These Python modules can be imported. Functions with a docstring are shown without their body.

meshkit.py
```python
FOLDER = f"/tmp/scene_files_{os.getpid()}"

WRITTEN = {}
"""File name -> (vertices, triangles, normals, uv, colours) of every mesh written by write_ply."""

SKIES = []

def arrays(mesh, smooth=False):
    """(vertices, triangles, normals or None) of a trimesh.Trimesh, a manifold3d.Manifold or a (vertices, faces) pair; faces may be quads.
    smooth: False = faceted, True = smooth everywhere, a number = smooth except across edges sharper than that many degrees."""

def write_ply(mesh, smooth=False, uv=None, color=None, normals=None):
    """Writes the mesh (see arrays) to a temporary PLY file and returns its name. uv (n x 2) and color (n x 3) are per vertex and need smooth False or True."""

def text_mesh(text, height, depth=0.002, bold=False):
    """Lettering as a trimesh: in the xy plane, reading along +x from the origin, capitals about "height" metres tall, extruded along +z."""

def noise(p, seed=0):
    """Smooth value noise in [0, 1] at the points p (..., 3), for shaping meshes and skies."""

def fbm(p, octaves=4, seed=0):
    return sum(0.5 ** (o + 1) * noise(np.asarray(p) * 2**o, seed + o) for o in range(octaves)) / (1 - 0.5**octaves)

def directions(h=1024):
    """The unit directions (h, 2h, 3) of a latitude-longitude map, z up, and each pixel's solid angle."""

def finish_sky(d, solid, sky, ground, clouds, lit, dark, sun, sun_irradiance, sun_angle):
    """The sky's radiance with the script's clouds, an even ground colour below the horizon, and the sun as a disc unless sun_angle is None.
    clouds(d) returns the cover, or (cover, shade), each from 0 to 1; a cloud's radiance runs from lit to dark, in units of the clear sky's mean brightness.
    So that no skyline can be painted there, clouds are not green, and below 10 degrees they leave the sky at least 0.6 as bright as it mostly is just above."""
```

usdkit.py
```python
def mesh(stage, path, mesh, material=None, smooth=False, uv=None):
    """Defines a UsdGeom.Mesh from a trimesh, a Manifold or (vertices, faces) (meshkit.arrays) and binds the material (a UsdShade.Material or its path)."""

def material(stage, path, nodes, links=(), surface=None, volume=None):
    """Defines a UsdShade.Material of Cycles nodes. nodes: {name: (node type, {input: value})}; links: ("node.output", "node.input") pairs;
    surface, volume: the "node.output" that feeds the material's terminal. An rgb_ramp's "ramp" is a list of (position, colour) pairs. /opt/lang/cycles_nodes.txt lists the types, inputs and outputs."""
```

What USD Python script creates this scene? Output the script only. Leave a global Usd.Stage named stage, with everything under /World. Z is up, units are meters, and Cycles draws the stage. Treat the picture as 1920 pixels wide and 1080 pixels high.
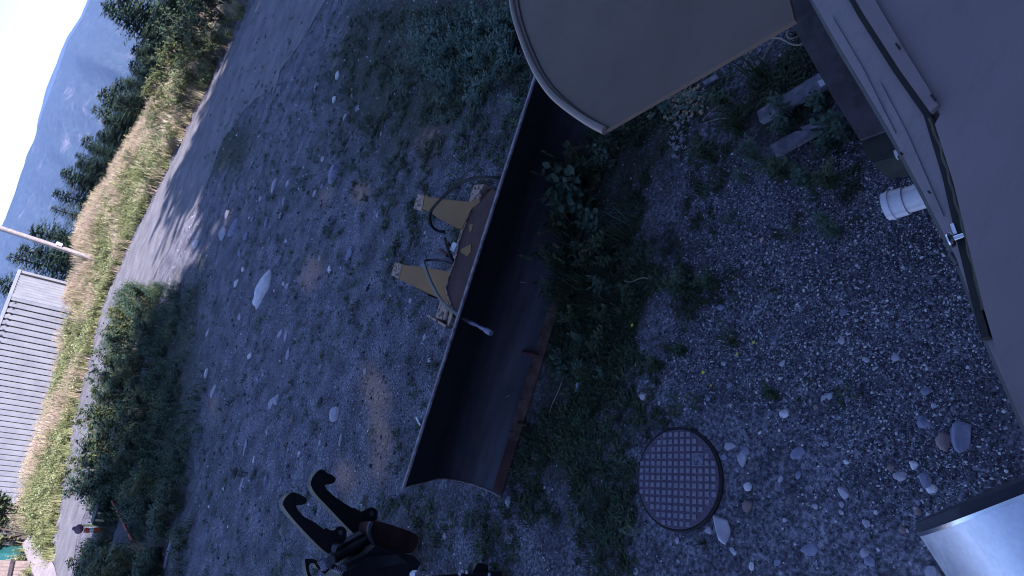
import math, random
import numpy as np, trimesh, shapely
from shapely.geometry import Polygon, LineString
import usdkit, meshkit
from pxr import Usd, UsdGeom, UsdLux, UsdShade, Gf, Sdf, Vt

stage = Usd.Stage.CreateInMemory()
UsdGeom.SetStageUpAxis(stage, 'Z'); UsdGeom.SetStageMetersPerUnit(stage, 1.0)
UsdGeom.Xform.Define(stage, '/World'); UsdGeom.Scope.Define(stage, '/World/Looks')

# ------------------------------------------------------------------ camera, sky, sun, exposure
FOC, PITCH, ROLL, CAM_H = 1200.0, 36.0, 21.0, 3.8          # the camera is mounted on its side, looking down from the shelter
EXPOSURE = 1.42
SKY_STRENGTH, SUN_INT, SUN_EL = 0.092, 1.25, 33.0
pt, rl = math.radians(PITCH), math.radians(ROLL)
Fw = np.array([0, math.cos(pt), -math.sin(pt)]); Up = np.array([0, math.sin(pt), math.cos(pt)]); Rt = np.array([1.0, 0, 0])
IX = math.cos(rl) * (-Up) + math.sin(rl) * Rt
IY = math.sin(rl) * (-Up) - math.cos(rl) * Rt
C0 = np.array([0, 0, CAM_H])
cam = UsdGeom.Camera.Define(stage, '/World/camera')
m4 = np.eye(4); m4[0, :3] = IX; m4[1, :3] = -IY; m4[2, :3] = -Fw; m4[3, :3] = C0
cam.AddTransformOp().Set(Gf.Matrix4d(m4.tolist()))
cam.CreateHorizontalApertureAttr(36.0); cam.CreateVerticalApertureAttr(20.25); cam.CreateFocalLengthAttr(36.0 * FOC / 1920)
cam.CreateClippingRangeAttr(Gf.Vec2f(0.05, 30000)); cam.CreateExposureAttr(EXPOSURE)

sun_to = np.array([0.60, -0.80, math.tan(math.radians(SUN_EL))]); sun_to /= np.linalg.norm(sun_to)
dome = UsdLux.DomeLight.Define(stage, '/World/sky')
skym = usdkit.material(stage, '/World/Looks/sky', {
    's': ('sky_texture', dict(sky_type='single_scattering', sun_disc=False, sun_elevation=math.radians(SUN_EL), sun_rotation=math.atan2(sun_to[0], sun_to[1]),
                              air_density=1.0, aerosol_density=0.22, ozone_density=1.6, altitude=900)),
    't': ('mix', dict(mix_type='multiply', fac=1.0, color2=(0.98, 1.0, 1.12))),
    'b': ('background_shader', dict(strength=SKY_STRENGTH))}, [('s.color', 't.color1'), ('t.color', 'b.color')], surface='b.background')
UsdShade.MaterialBindingAPI.Apply(dome.GetPrim()).Bind(skym)
dome.GetPrim().SetCustomDataByKey('kind', 'structure')
sun = UsdLux.DistantLight.Define(stage, '/World/sun')
sun.CreateIntensityAttr(SUN_INT); sun.CreateAngleAttr(0.5); sun.CreateColorAttr(Gf.Vec3f(1, 0.955, 0.92)); sun.CreateNormalizeAttr(True)
_x = np.cross([0, 0, 1], sun_to); _x /= np.linalg.norm(_x); _y = np.cross(sun_to, _x)
m4 = np.eye(4); m4[0, :3] = _x; m4[1, :3] = _y; m4[2, :3] = sun_to
sun.AddTransformOp().Set(Gf.Matrix4d(m4.tolist()))

# ------------------------------------------------------------------ helpers
def ray(x, y): return Fw + (x - 960) / FOC * IX + (y - 540) / FOC * IY
def at(x, y, z=0.0):
    d = ray(x, y); return C0 + d * (z - CAM_H) / d[2]
def onplane(x, y, p0, n):
    d = ray(x, y); return C0 + d * (np.dot(p0 - C0, n) / np.dot(d, n))
def atdist(x, y, R):
    d = ray(x, y); return C0 + d * R / math.hypot(d[0], d[1])
used = {}
def numbered(path):
    if path not in used:
        used[path] = 0; return path
    used[path] += 1
    return '%s_%03d' % (path, used[path])
def tag(prim, label=None, cat=None, group=None, kind=None):
    for k, v in (('label', label), ('category', cat), ('group', group), ('kind', kind)):
        if v: prim.SetCustomDataByKey(k, v)
    return prim
def thing(name, label, cat, loc=(0, 0, 0), rotz=0.0, scale=(1, 1, 1), group=None, ref=None):
    x = UsdGeom.Xform.Define(stage, numbered('/World/' + name))
    x.AddTranslateOp().Set(Gf.Vec3d(*map(float, loc))); x.AddRotateZOp().Set(float(math.degrees(rotz)))
    s = scale if np.ndim(scale) else (scale,) * 3
    x.AddScaleOp().Set(Gf.Vec3f(*map(float, s)))
    p = x.GetPrim()
    if ref is not None:
        p.GetReferences().AddInternalReference(ref.GetPath()); p.SetInstanceable(True)
    tag(p, label, cat, group)
    return p
def part(name, mesh, mat, parent=None, smooth=False, label=None):
    base = parent.GetPath().pathString if parent is not None else '/World'
    o = usdkit.mesh(stage, numbered(base + '/' + name), mesh, mat, smooth)
    if label: tag(o.GetPrim(), label)
    return o.GetPrim()
def cat(ms): return trimesh.util.concatenate(ms) if len(ms) > 1 else ms[0]
def frame(a, b):
    d = np.asarray(b, float) - np.asarray(a, float); L = np.linalg.norm(d); d = d / L
    u = np.cross([0, 0, 1.0], d)
    if np.linalg.norm(u) < 1e-6: u = np.array([1.0, 0, 0])
    u /= np.linalg.norm(u); return d, u, np.cross(d, u), L
def bar(a, b, w, h, up=None, bev=0.0):
    """box from a to b, w across horizontally, h the other way"""
    d, u, v, L = frame(a, b)
    if up is not None:
        v = np.asarray(up, float) - np.dot(up, d) * d; v /= np.linalg.norm(v); u = np.cross(v, d)
    pts = []
    if bev > 0:
        for s in (0, L):
            e = bev if s == 0 else -bev
            for dx, dy, dd in ((w / 2 - bev, h / 2 - bev, 0), ):
                pass
        for s, e in ((0, 1), (L, -1)):
            for sx in (-1, 1):
                for sy in (-1, 1):
                    pts += [(s, sx * (w / 2 - bev), sy * (h / 2 - bev)), (s + e * bev, sx * w / 2, sy * (h / 2 - bev)), (s + e * bev, sx * (w / 2 - bev), sy * h / 2)]
    else:
        pts = [(s, sx * w / 2, sy * h / 2) for s in (0, L) for sx in (-1, 1) for sy in (-1, 1)]
    P = np.array([np.asarray(a) + d * p[0] + u * p[1] + v * p[2] for p in pts])
    return trimesh.convex.convex_hull(P)
def tube(points, r, sides=8, smooth_n=0, cap=True):
    p = np.asarray(points, float)
    if smooth_n:
        if np.ndim(r): r = np.interp(np.linspace(0, 1, smooth_n), np.linspace(0, 1, len(r)), r)
        p = spline(p, smooth_n)
    t = np.gradient(p, axis=0); t /= np.linalg.norm(t, axis=1, keepdims=True) + 1e-12
    a = np.zeros_like(t); ref = np.array([0, 0, 1.0]) if abs(t[0][2]) < 0.9 else np.array([1.0, 0, 0])
    for i in range(len(p)):
        ai = ref - np.dot(ref, t[i]) * t[i]; ai /= np.linalg.norm(ai) + 1e-12; a[i] = ai; ref = ai
    b = np.cross(t, a); ang = np.arange(sides) * 2 * math.pi / sides
    rr = np.broadcast_to(r, (len(p),))[:, None, None]
    v = p[:, None] + rr * (np.cos(ang)[None, :, None] * a[:, None] + np.sin(ang)[None, :, None] * b[:, None])
    f = []
    for i in range(len(p) - 1):
        for j in range(sides):
            k = (j + 1) % sides
            f += [(i * sides + j, i * sides + k, (i + 1) * sides + k), (i * sides + j, (i + 1) * sides + k, (i + 1) * sides + j)]
    V = v.reshape(-1, 3)
    if cap:
        V = np.vstack([V, p[0], p[-1]]); n = len(V)
        for j in range(sides):
            k = (j + 1) % sides
            f += [(k, j, n - 2), ((len(p) - 1) * sides + j, (len(p) - 1) * sides + k, n - 1)]
    return trimesh.Trimesh(V, np.array(f), process=False)
def spline(p, n):
    p = np.asarray(p, float)
    from scipy.interpolate import CubicSpline
    s = np.r_[0, np.cumsum(np.linalg.norm(np.diff(p, axis=0), axis=1))]
    return CubicSpline(s, p)(np.linspace(0, s[-1], n))
def extrude_pts(P, thick):
    """closed outline P (n,3) in a plane -> solid pushed by the vector thick"""
    P = np.asarray(P, float); t = np.asarray(thick, float)
    n = t / np.linalg.norm(t); u = np.cross(n, [0.3, 0.5, 0.8]); u /= np.linalg.norm(u); v = np.cross(n, u)
    q = np.c_[(P - P[0]) @ u, (P - P[0]) @ v]
    pg = Polygon(q).buffer(0)
    if pg.geom_type != 'Polygon': pg = max(pg.geoms, key=lambda g: g.area)
    m = trimesh.creation.extrude_polygon(pg, np.linalg.norm(t), engine='earcut')
    V = m.vertices
    m.vertices = P[0] + V[:, :1] * u + V[:, 1:2] * v + V[:, 2:3] * n
    m.fix_normals(); return m
def stone_mesh(seed, sx, sy, sz, sub=2, rough=0.22, facet=0.0):
    m = trimesh.creation.icosphere(sub); v = m.vertices.copy()
    k = 1 + rough * 2 * (meshkit.fbm(v * 1.1 + 7.3 * seed, 3, seed) - 0.5) + rough * 0.5 * (meshkit.noise(v * 3.1 + seed, seed) - 0.5)
    v = v * k[:, None]
    rng = np.random.default_rng(seed)
    for _ in range(8):          # a few worn flats
        n = rng.normal(size=3); n /= np.linalg.norm(n); d = v @ n; lim = rng.uniform(0.50, 0.85)
        v = v - np.outer(np.maximum(d - lim, 0), n) * 0.85
    m.vertices = v * [sx, sy, sz]; return m

# ------------------------------------------------------------------ materials
def mat(name, nodes, links, surface='p.BSDF', volume=None):
    return usdkit.material(stage, '/World/Looks/' + name, nodes, links, surface=surface, volume=volume)
def plain(name, c1, c2=None, scale=6.0, rough=0.7, metallic=0.0, bump=0.0, bscale=40.0, spec=0.5, detail=5, lo=0.35, hi=0.65, extra=None):
    """two tones mixed by noise in object space, with a fine bump"""
    n = {'t': ('texture_coordinate', {}), 'n': ('noise_texture', dict(scale=scale, detail=detail, roughness=0.62)),
         'r': ('rgb_ramp', dict(ramp=[(0, c1), (lo, c1), (hi, c2 or c1), (1, c2 or c1)])),
         'p': ('principled_bsdf', dict(roughness=rough, metallic=metallic, specular_ior_level=spec))}
    l = [('t.object', 'n.vector'), ('n.fac', 'r.fac'), ('r.color', 'p.base_color')]
    if bump:
        n['bn'] = ('noise_texture', dict(scale=bscale, detail=4)); n['b'] = ('bump', dict(strength=bump, distance=0.01))
        l += [('t.object', 'bn.vector'), ('bn.fac', 'b.height'), ('b.normal', 'p.normal')]
    return mat(name, n, l)
def leaf(name, c1, c2, trans=0.35, scale=2.5, rough=0.55):
    n = {'g': ('geometry', {}), 'n': ('noise_texture', dict(scale=scale, detail=3)), 'o': ('object_info', {}),
         'a': ('math', dict(math_type='add')), 'a2': ('math', dict(math_type='multiply_add', value2=0.55, value3=-0.25)),
         'rp': ('math', dict(math_type='multiply_add', value2=0.5, value3=-0.25)),
         'r': ('rgb_ramp', dict(ramp=[(0, c1), (0.3, c1), (0.75, c2), (1, c2)])),
         'p': ('principled_bsdf', dict(roughness=rough, specular_ior_level=0.35)),
         'tr': ('translucent_bsdf', {}), 'm': ('mix_closure', dict(fac=trans))}
    l = [('g.position', 'n.vector'), ('o.random', 'a2.value1'), ('n.fac', 'a.value1'), ('a2.value', 'a.value2'),
         ('g.random_per_island', 'rp.value1')]
    n['s'] = ('math', dict(math_type='add'))
    l += [('a.value', 's.value1'), ('rp.value', 's.value2'), ('s.value', 'r.fac'), ('r.color', 'p.base_color'), ('r.color', 'tr.color'), ('p.BSDF', 'm.closure1'), ('tr.BSDF', 'm.closure2')]
    return mat(name, n, l, surface='m.closure')

M = {}
def painted(name, c, rough, grime=0.5, stretch=(1, 1, 1)):
    """old paint: slow tone drift, streaks, specks of dirt and a slightly wavy surface"""
    k = lambda f, t=(1, 1, 1): tuple(min(.9, x * f * y) for x, y in zip(c, t))
    n = {'t': ('geometry', {}), 'mp': ('mapping', dict(scale=stretch)), 'n1': ('noise_texture', dict(scale=1.7, detail=6, roughness=0.6)), 'n2': ('noise_texture', dict(scale=34.0, detail=5, roughness=0.75)), 'n3': ('noise_texture', dict(scale=150.0, detail=2)),
         'r1': ('rgb_ramp', dict(ramp=[(0.3, k(.86)), (0.7, k(1.12))])), 'r2': ('rgb_ramp', dict(ramp=[(0.33, (1 - .34 * grime,) * 3), (0.48, (1, 1, 1)), (0.75, (1.06, 1.05, 1.04))])), 'r3': ('rgb_ramp', dict(ramp=[(0.22, (1 - .8 * grime,) * 3), (0.29, (1, 1, 1))])),
         'm1': ('mix', dict(mix_type='multiply', fac=1.0)), 'm2': ('mix', dict(mix_type='multiply', fac=1.0)), 'rr': ('map_range', dict(from_min=.3, from_max=.7, to_min=rough - .1, to_max=rough + .15)),
         'nb': ('noise_texture', dict(scale=3.0, detail=2)), 'b': ('bump', dict(strength=0.25, distance=0.02)), 'p': ('principled_bsdf', dict(specular_ior_level=0.4))}
    return mat(name, n, [('t.position', 'mp.vector'), ('t.position', 'n1.vector'), ('mp.vector', 'n2.vector'), ('t.position', 'n3.vector'), ('t.position', 'nb.vector'), ('n1.fac', 'r1.fac'), ('n2.fac', 'r2.fac'), ('n3.fac', 'r3.fac'), ('r1.color', 'm1.color1'), ('r2.color', 'm1.color2'),
                         ('m1.color', 'm2.color1'), ('r3.color', 'm2.color2'), ('m2.color', 'p.base_color'), ('n2.fac', 'rr.value'), ('rr.result', 'p.roughness'), ('nb.fac', 'b.height'), ('b.normal', 'p.normal')])
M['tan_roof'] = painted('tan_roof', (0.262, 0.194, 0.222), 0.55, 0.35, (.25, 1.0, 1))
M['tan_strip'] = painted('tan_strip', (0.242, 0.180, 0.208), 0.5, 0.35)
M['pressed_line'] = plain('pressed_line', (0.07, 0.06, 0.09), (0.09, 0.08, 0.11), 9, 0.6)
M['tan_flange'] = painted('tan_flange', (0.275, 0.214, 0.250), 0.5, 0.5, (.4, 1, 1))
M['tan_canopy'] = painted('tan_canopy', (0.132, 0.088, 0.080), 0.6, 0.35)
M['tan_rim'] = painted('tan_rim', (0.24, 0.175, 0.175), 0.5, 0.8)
M['black_gap'] = plain('black_gap', (0.012, 0.011, 0.018), (0.02, 0.018, 0.022), 20, 0.8)
M['seal'] = plain('seal', (0.02, 0.02, 0.018), (0.05, 0.05, 0.04), 30, 0.75)
M['timber'] = plain('timber', (0.035, 0.028, 0.040), (0.085, 0.066, 0.095), 5, 0.85, bump=0.5, bscale=60)
M['timber_dark'] = plain('timber_dark', (0.02, 0.024, 0.026), (0.04, 0.042, 0.045), 7, 0.85, bump=0.3)
M['board'] = plain('board', (0.12, 0.115, 0.17), (0.26, 0.24, 0.33), 14, 0.85, bump=0.4, bscale=70)
M['pvc'] = plain('pvc', (0.60, 0.58, 0.72), (0.68, 0.65, 0.78), 6, 0.35)
M['pvc_shade'] = plain('pvc_shade', (0.30, 0.29, 0.38), (0.34, 0.33, 0.42), 6, 0.5)
M['chrome'] = plain('chrome', (0.75, 0.74, 0.82), (0.6, 0.6, 0.7), 30, 0.22, metallic=1.0)
M['galv'] = mat('galv', {'t': ('geometry', {}), 'v': ('voronoi_texture', dict(scale=260.0)), 'n': ('noise_texture', dict(scale=14.0, detail=6, roughness=.7)), 'r': ('rgb_ramp', dict(ramp=[(0, (0.56, 0.56, 0.69)), (1, (0.64, 0.64, 0.78))])),
    'ro': ('map_range', dict(from_min=.25, from_max=.75, to_min=.30, to_max=.52)), 'b': ('bump', dict(strength=.06, distance=.004)), 'p': ('principled_bsdf', dict(metallic=1.0))},
    [('t.position', 'v.vector'), ('t.position', 'n.vector'), ('v.color', 'r.fac'), ('r.color', 'p.base_color'), ('n.fac', 'ro.value'), ('ro.result', 'p.roughness'), ('n.fac', 'b.height'), ('b.normal', 'p.normal')])
M['galv_dark'] = plain('galv_dark', (0.03, 0.03, 0.045), (0.045, 0.043, 0.06), 8, 0.6)
M['duct_end'] = plain('duct_end', (0.014, 0.014, 0.030), (0.020, 0.020, 0.038), 8, 0.75, spec=0.2)
M['cane'] = plain('cane', (0.32, 0.26, 0.24), (0.45, 0.36, 0.30), 25, 0.8)
M['blade'] = mat('blade', {
    't': ('texture_coordinate', {}), 'n': ('noise_texture', dict(scale=3.0, detail=6, roughness=0.65)),
    'mp': ('mapping', dict(scale=(0.8, 5, 5))), 'n2': ('noise_texture', dict(scale=2.0, detail=4)),
    'sx': ('separate_xyz', {}), 'mr': ('map_range', dict(from_min=0.0, from_max=0.62, to_min=1.0, to_max=0.0, clamp=True)),
    'r': ('rgb_ramp', dict(ramp=[(0.0, (0.011, 0.011, 0.020)), (0.45, (0.014, 0.014, 0.025)), (0.7, (0.018, 0.018, 0.031)), (1.0, (0.026, 0.022, 0.034))])),
    'r2': ('rgb_ramp', dict(ramp=[(0.0, (0.045, 0.046, 0.076)), (0.5, (0.070, 0.070, 0.110)), (1.0, (0.115, 0.108, 0.160))])),
    'mu': ('math', dict(math_type='multiply')), 'm3': ('math', dict(math_type='multiply_add', value2=1.3, value3=0.35)), 'mx': ('mix', dict(mix_type='mix')),
    'b': ('bump', dict(strength=0.15, distance=0.01)), 'p': ('principled_bsdf', dict(roughness=0.6, specular_ior_level=0.3))},
    [('t.object', 'n.vector'), ('t.object', 'mp.vector'), ('mp.vector', 'n2.vector'), ('t.object', 'sx.vector'), ('sx.z', 'mr.value'), ('n.fac', 'r.fac'), ('n2.fac', 'r2.fac'),
     ('mr.result', 'mu.value1'), ('n2.fac', 'm3.value1'), ('m3.value', 'mu.value2'), ('mu.value', 'mx.fac'), ('r.color', 'mx.color1'), ('r2.color', 'mx.color2'), ('mx.color', 'p.base_color'), ('n.fac', 'b.height'), ('b.normal', 'p.normal')])
M['rust'] = plain('rust', (0.065, 0.034, 0.036), (0.15, 0.088, 0.085), 11, 0.9, bump=0.4, bscale=50)
M['rust_dark'] = plain('rust_dark', (0.045, 0.014, 0.020), (0.085, 0.028, 0.032), 6, 0.8, bump=0.2)
M['edge_steel'] = plain('edge_steel', (0.10, 0.08, 0.11), (0.30, 0.26, 0.34), 26, 0.6)
M['plow_yellow'] = painted('plow_yellow', (0.235, 0.110, 0.034), 0.6, 0.6)
M['peeling'] = plain('peeling', (0.42, 0.29, 0.24), (0.10, 0.045, 0.05), 20, 0.85, bump=0.5, bscale=40, lo=0.50, hi=0.56)
M['hose_worn'] = plain('hose_worn', (0.035, 0.035, 0.055), (0.07, 0.07, 0.10), 30, 0.5)
M['hose'] = plain('hose', (0.010, 0.010, 0.015), (0.016, 0.016, 0.022), 30, 0.75, spec=0.2)
M['black_steel'] = plain('black_steel', (0.008, 0.008, 0.013), (0.016, 0.014, 0.022), 9, 0.5, bump=0.15)
M['grey_steel'] = plain('grey_steel', (0.09, 0.09, 0.13), (0.15, 0.14, 0.19), 12, 0.55)
M['white_part'] = plain('white_part', (0.55, 0.55, 0.66), (0.66, 0.65, 0.76), 12, 0.5)
M['fitting'] = plain('fitting', (0.16, 0.16, 0.26), (0.24, 0.235, 0.35), 40, 0.45, metallic=0.4)
M['cream'] = plain('cream', (0.55, 0.48, 0.42), (0.62, 0.55, 0.48), 12, 0.5)
M['iron'] = plain('iron', (0.085, 0.060, 0.105), (0.12, 0.085, 0.14), 9, 0.75, bump=0.3, bscale=90)
M['iron_stud'] = plain('iron_stud', (0.17, 0.15, 0.23), (0.27, 0.24, 0.34), 40, 0.6, bump=0.3, bscale=120)
M['pole_wood'] = plain('pole_wood', (0.20, 0.17, 0.19), (0.30, 0.26, 0.29), 9, 0.85, bump=0.3)
M['shed_white'] = plain('shed_white', (0.21, 0.21, 0.27), (0.27, 0.268, 0.33), 1.5, 0.5, bump=0.05)
M['shed_trim'] = plain('shed_trim', (0.26, 0.26, 0.33), (0.31, 0.305, 0.37), 4, 0.5)
M['red_paint'] = plain('red_paint', (0.34, 0.04, 0.045), (0.45, 0.09, 0.07), 9, 0.6)
M['orange_paint'] = plain('orange_paint', (0.30, 0.085, 0.045), (0.36, 0.11, 0.06), 9, 0.6)
M['lime'] = plain('lime', (0.26, 0.42, 0.15), (0.33, 0.50, 0.20), 5, 0.6)
M['purple_cap'] = plain('purple_cap', (0.15, 0.085, 0.13), (0.20, 0.12, 0.17), 9, 0.7)
M['pale_yellow'] = plain('pale_yellow', (0.50, 0.46, 0.25), (0.55, 0.5, 0.3), 9, 0.7)
M['dark_box'] = plain('dark_box', (0.012, 0.012, 0.02), (0.02, 0.02, 0.03), 9, 0.6)
M['fence_wood'] = plain('fence_wood', (0.22, 0.16, 0.17), (0.34, 0.26, 0.26), 8, 0.85)
M['teal'] = plain('teal', (0.02, 0.12, 0.14), (0.03, 0.15, 0.17), 8, 0.5)
M['bark'] = plain('bark', (0.06, 0.045, 0.045), (0.12, 0.09, 0.09), 12, 0.95, bump=0.4)
M['stem'] = plain('stem', (0.10, 0.09, 0.06), (0.16, 0.12, 0.09), 20, 0.85)
M['needles'] = leaf('needles', (0.024, 0.048, 0.031), (0.085, 0.118, 0.070), 0.15, 1.2)
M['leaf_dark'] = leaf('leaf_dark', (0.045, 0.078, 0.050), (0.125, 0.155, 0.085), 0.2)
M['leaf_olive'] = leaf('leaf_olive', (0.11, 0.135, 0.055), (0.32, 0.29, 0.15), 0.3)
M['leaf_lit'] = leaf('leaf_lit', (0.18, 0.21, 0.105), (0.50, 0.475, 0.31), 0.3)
M['leaf_silver'] = leaf('leaf_silver', (0.075, 0.13, 0.115), (0.20, 0.27, 0.25), 0.2)
M['leaf_teal'] = leaf('leaf_teal', (0.07, 0.12, 0.10), (0.17, 0.235, 0.20), 0.2)
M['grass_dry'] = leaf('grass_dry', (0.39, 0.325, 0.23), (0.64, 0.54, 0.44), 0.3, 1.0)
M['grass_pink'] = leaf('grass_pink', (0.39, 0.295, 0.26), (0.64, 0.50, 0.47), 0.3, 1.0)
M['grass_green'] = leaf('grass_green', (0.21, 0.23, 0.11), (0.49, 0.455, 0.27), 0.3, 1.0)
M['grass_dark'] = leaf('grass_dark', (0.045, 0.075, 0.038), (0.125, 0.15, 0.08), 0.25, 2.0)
M['weed2'] = leaf('weed2', (0.045, 0.065, 0.045), (0.11, 0.13, 0.085), 0.2, 3.0)
M['weed'] = leaf('weed', (0.030, 0.044, 0.026), (0.085, 0.100, 0.060), 0.15, 3.0)
M['yellow_petal'] = plain('yellow_petal', (0.75, 0.60, 0.05), (0.8, 0.66, 0.1), 9, 0.6)
def stone_mat(name, c1, c2):
    return plain(name, c1, c2, 9, 0.85, bump=0.35, bscale=45)
M['stone_pale'] = stone_mat('stone_pale', (0.33, 0.31, 0.42), (0.50, 0.47, 0.60))
M['stone_blue'] = stone_mat('stone_blue', (0.17, 0.175, 0.29), (0.29, 0.285, 0.43))
M['stone_brown'] = stone_mat('stone_brown', (0.20, 0.14, 0.17), (0.28, 0.20, 0.22))
M['stone_dark'] = stone_mat('stone_dark', (0.035, 0.04, 0.04), (0.07, 0.07, 0.075))
M['stone_white'] = stone_mat('stone_white', (0.52, 0.50, 0.62), (0.70, 0.67, 0.78))
def pebble_mat(name, ramp):
    n = {'o': ('object_info', {}), 'r': ('rgb_ramp', dict(ramp=ramp)), 'p': ('principled_bsdf', dict(roughness=0.85, specular_ior_level=0.3))}
    return mat(name, n, [('o.random', 'r.fac'), ('r.color', 'p.base_color')])
M['pebble'] = pebble_mat('pebble', [(0, (0.025, 0.025, 0.038)), (0.4, (0.065, 0.063, 0.095)), (0.7, (0.145, 0.14, 0.20)), (0.87, (0.34, 0.33, 0.43)), (1, (0.72, 0.70, 0.80))])
# ground: masks r = green cover, g = sandy patch, b = crushed gravel
M['ground'] = mat('ground', {
    'g': ('geometry', {}), 'at': ('attribute', dict(attribute='masks')), 'sp': ('separate_color', dict(color_type='rgb')),
    'n1': ('noise_texture', dict(scale=2.2, detail=8, roughness=0.65)), 'n2': ('noise_texture', dict(scale=38.0, detail=5, roughness=0.7)), 'n3': ('noise_texture', dict(scale=8.0, detail=6, roughness=0.65)),
    'v': ('voronoi_texture', dict(scale=70.0)),
    'dirt': ('rgb_ramp', dict(ramp=[(0.30, (0.052, 0.050, 0.070)), (0.5, (0.135, 0.128, 0.182)), (0.70, (0.235, 0.222, 0.30))])),
    'grit': ('rgb_ramp', dict(ramp=[(0.34, (0.22, 0.22, 0.23)), (0.50, (0.95, 0.95, 0.95)), (0.66, (2.4, 2.35, 2.3))])),
    'mul': ('mix', dict(mix_type='multiply', fac=1.0)),
    'sand': ('rgb_ramp', dict(ramp=[(0.3, (0.24, 0.15, 0.15)), (0.7, (0.60, 0.39, 0.32))])),
    'msand': ('mix', {}), 'moss': ('rgb_ramp', dict(ramp=[(0.3, (0.028, 0.032, 0.026)), (0.7, (0.075, 0.078, 0.072))])), 'mmoss': ('mix', {}),
    'ma': ('math', dict(math_type='multiply_add', value2=2.6, value3=-1.3)), 'mb': ('math', dict(math_type='add', use_clamp=True)),
    'sa': ('math', dict(math_type='multiply_add', value2=2.0, value3=-0.55)), 'sb': ('math', dict(math_type='add', use_clamp=True)),
    'smul': ('math', dict(math_type='multiply', use_clamp=True)), 'mmul': ('math', dict(math_type='multiply', use_clamp=True)),
    'b': ('bump', dict(strength=0.6, distance=0.02)), 'p': ('principled_bsdf', dict(roughness=0.95, specular_ior_level=0.2))},
    [('g.position', 'n1.vector'), ('g.position', 'n2.vector'), ('g.position', 'n3.vector'), ('g.position', 'v.vector'), ('at.color', 'sp.color'),
     ('n1.fac', 'dirt.fac'), ('n2.fac', 'grit.fac'), ('dirt.color', 'mul.color1'), ('grit.color', 'mul.color2'),
     ('n3.fac', 'ma.value1'), ('ma.value', 'mb.value1'), ('sp.r', 'mb.value2'), ('mb.value', 'mmul.value1'), ('sp.r', 'mmul.value2'),
     ('n3.fac', 'sa.value1'), ('sa.value', 'sb.value1'), ('sp.g', 'sb.value2'), ('sb.value', 'smul.value1'), ('sp.g', 'smul.value2'),
     ('n2.fac', 'sand.fac'), ('mul.color', 'msand.color1'), ('sand.color', 'msand.color2'), ('smul.value', 'msand.fac'),
     ('n2.fac', 'moss.fac'), ('msand.color', 'mmoss.color1'), ('moss.color', 'mmoss.color2'), ('mmul.value', 'mmoss.fac'),
     ('mmoss.color', 'p.base_color'), ('n2.fac', 'b.height'), ('b.normal', 'p.normal')])
M['road'] = mat('road', {
    'g': ('geometry', {}), 'n1': ('noise_texture', dict(scale=1.1, detail=7, roughness=0.65)), 'n2': ('noise_texture', dict(scale=26.0, detail=5, roughness=0.7)),
    'r': ('rgb_ramp', dict(ramp=[(0.3, (0.115, 0.110, 0.140)), (0.7, (0.232, 0.220, 0.272))])), 'r2': ('rgb_ramp', dict(ramp=[(0.3, (0.7, 0.7, 0.7)), (0.7, (1.35, 1.32, 1.3))])),
    'm': ('mix', dict(mix_type='multiply', fac=1.0)), 'b': ('bump', dict(strength=0.4, distance=0.02)), 'p': ('principled_bsdf', dict(roughness=0.95, specular_ior_level=0.2))},
    [('g.position', 'n1.vector'), ('g.position', 'n2.vector'), ('n1.fac', 'r.fac'), ('n2.fac', 'r2.fac'), ('r.color', 'm.color1'), ('r2.color', 'm.color2'), ('m.color', 'p.base_color'), ('n2.fac', 'b.height'), ('b.normal', 'p.normal')])
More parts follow.
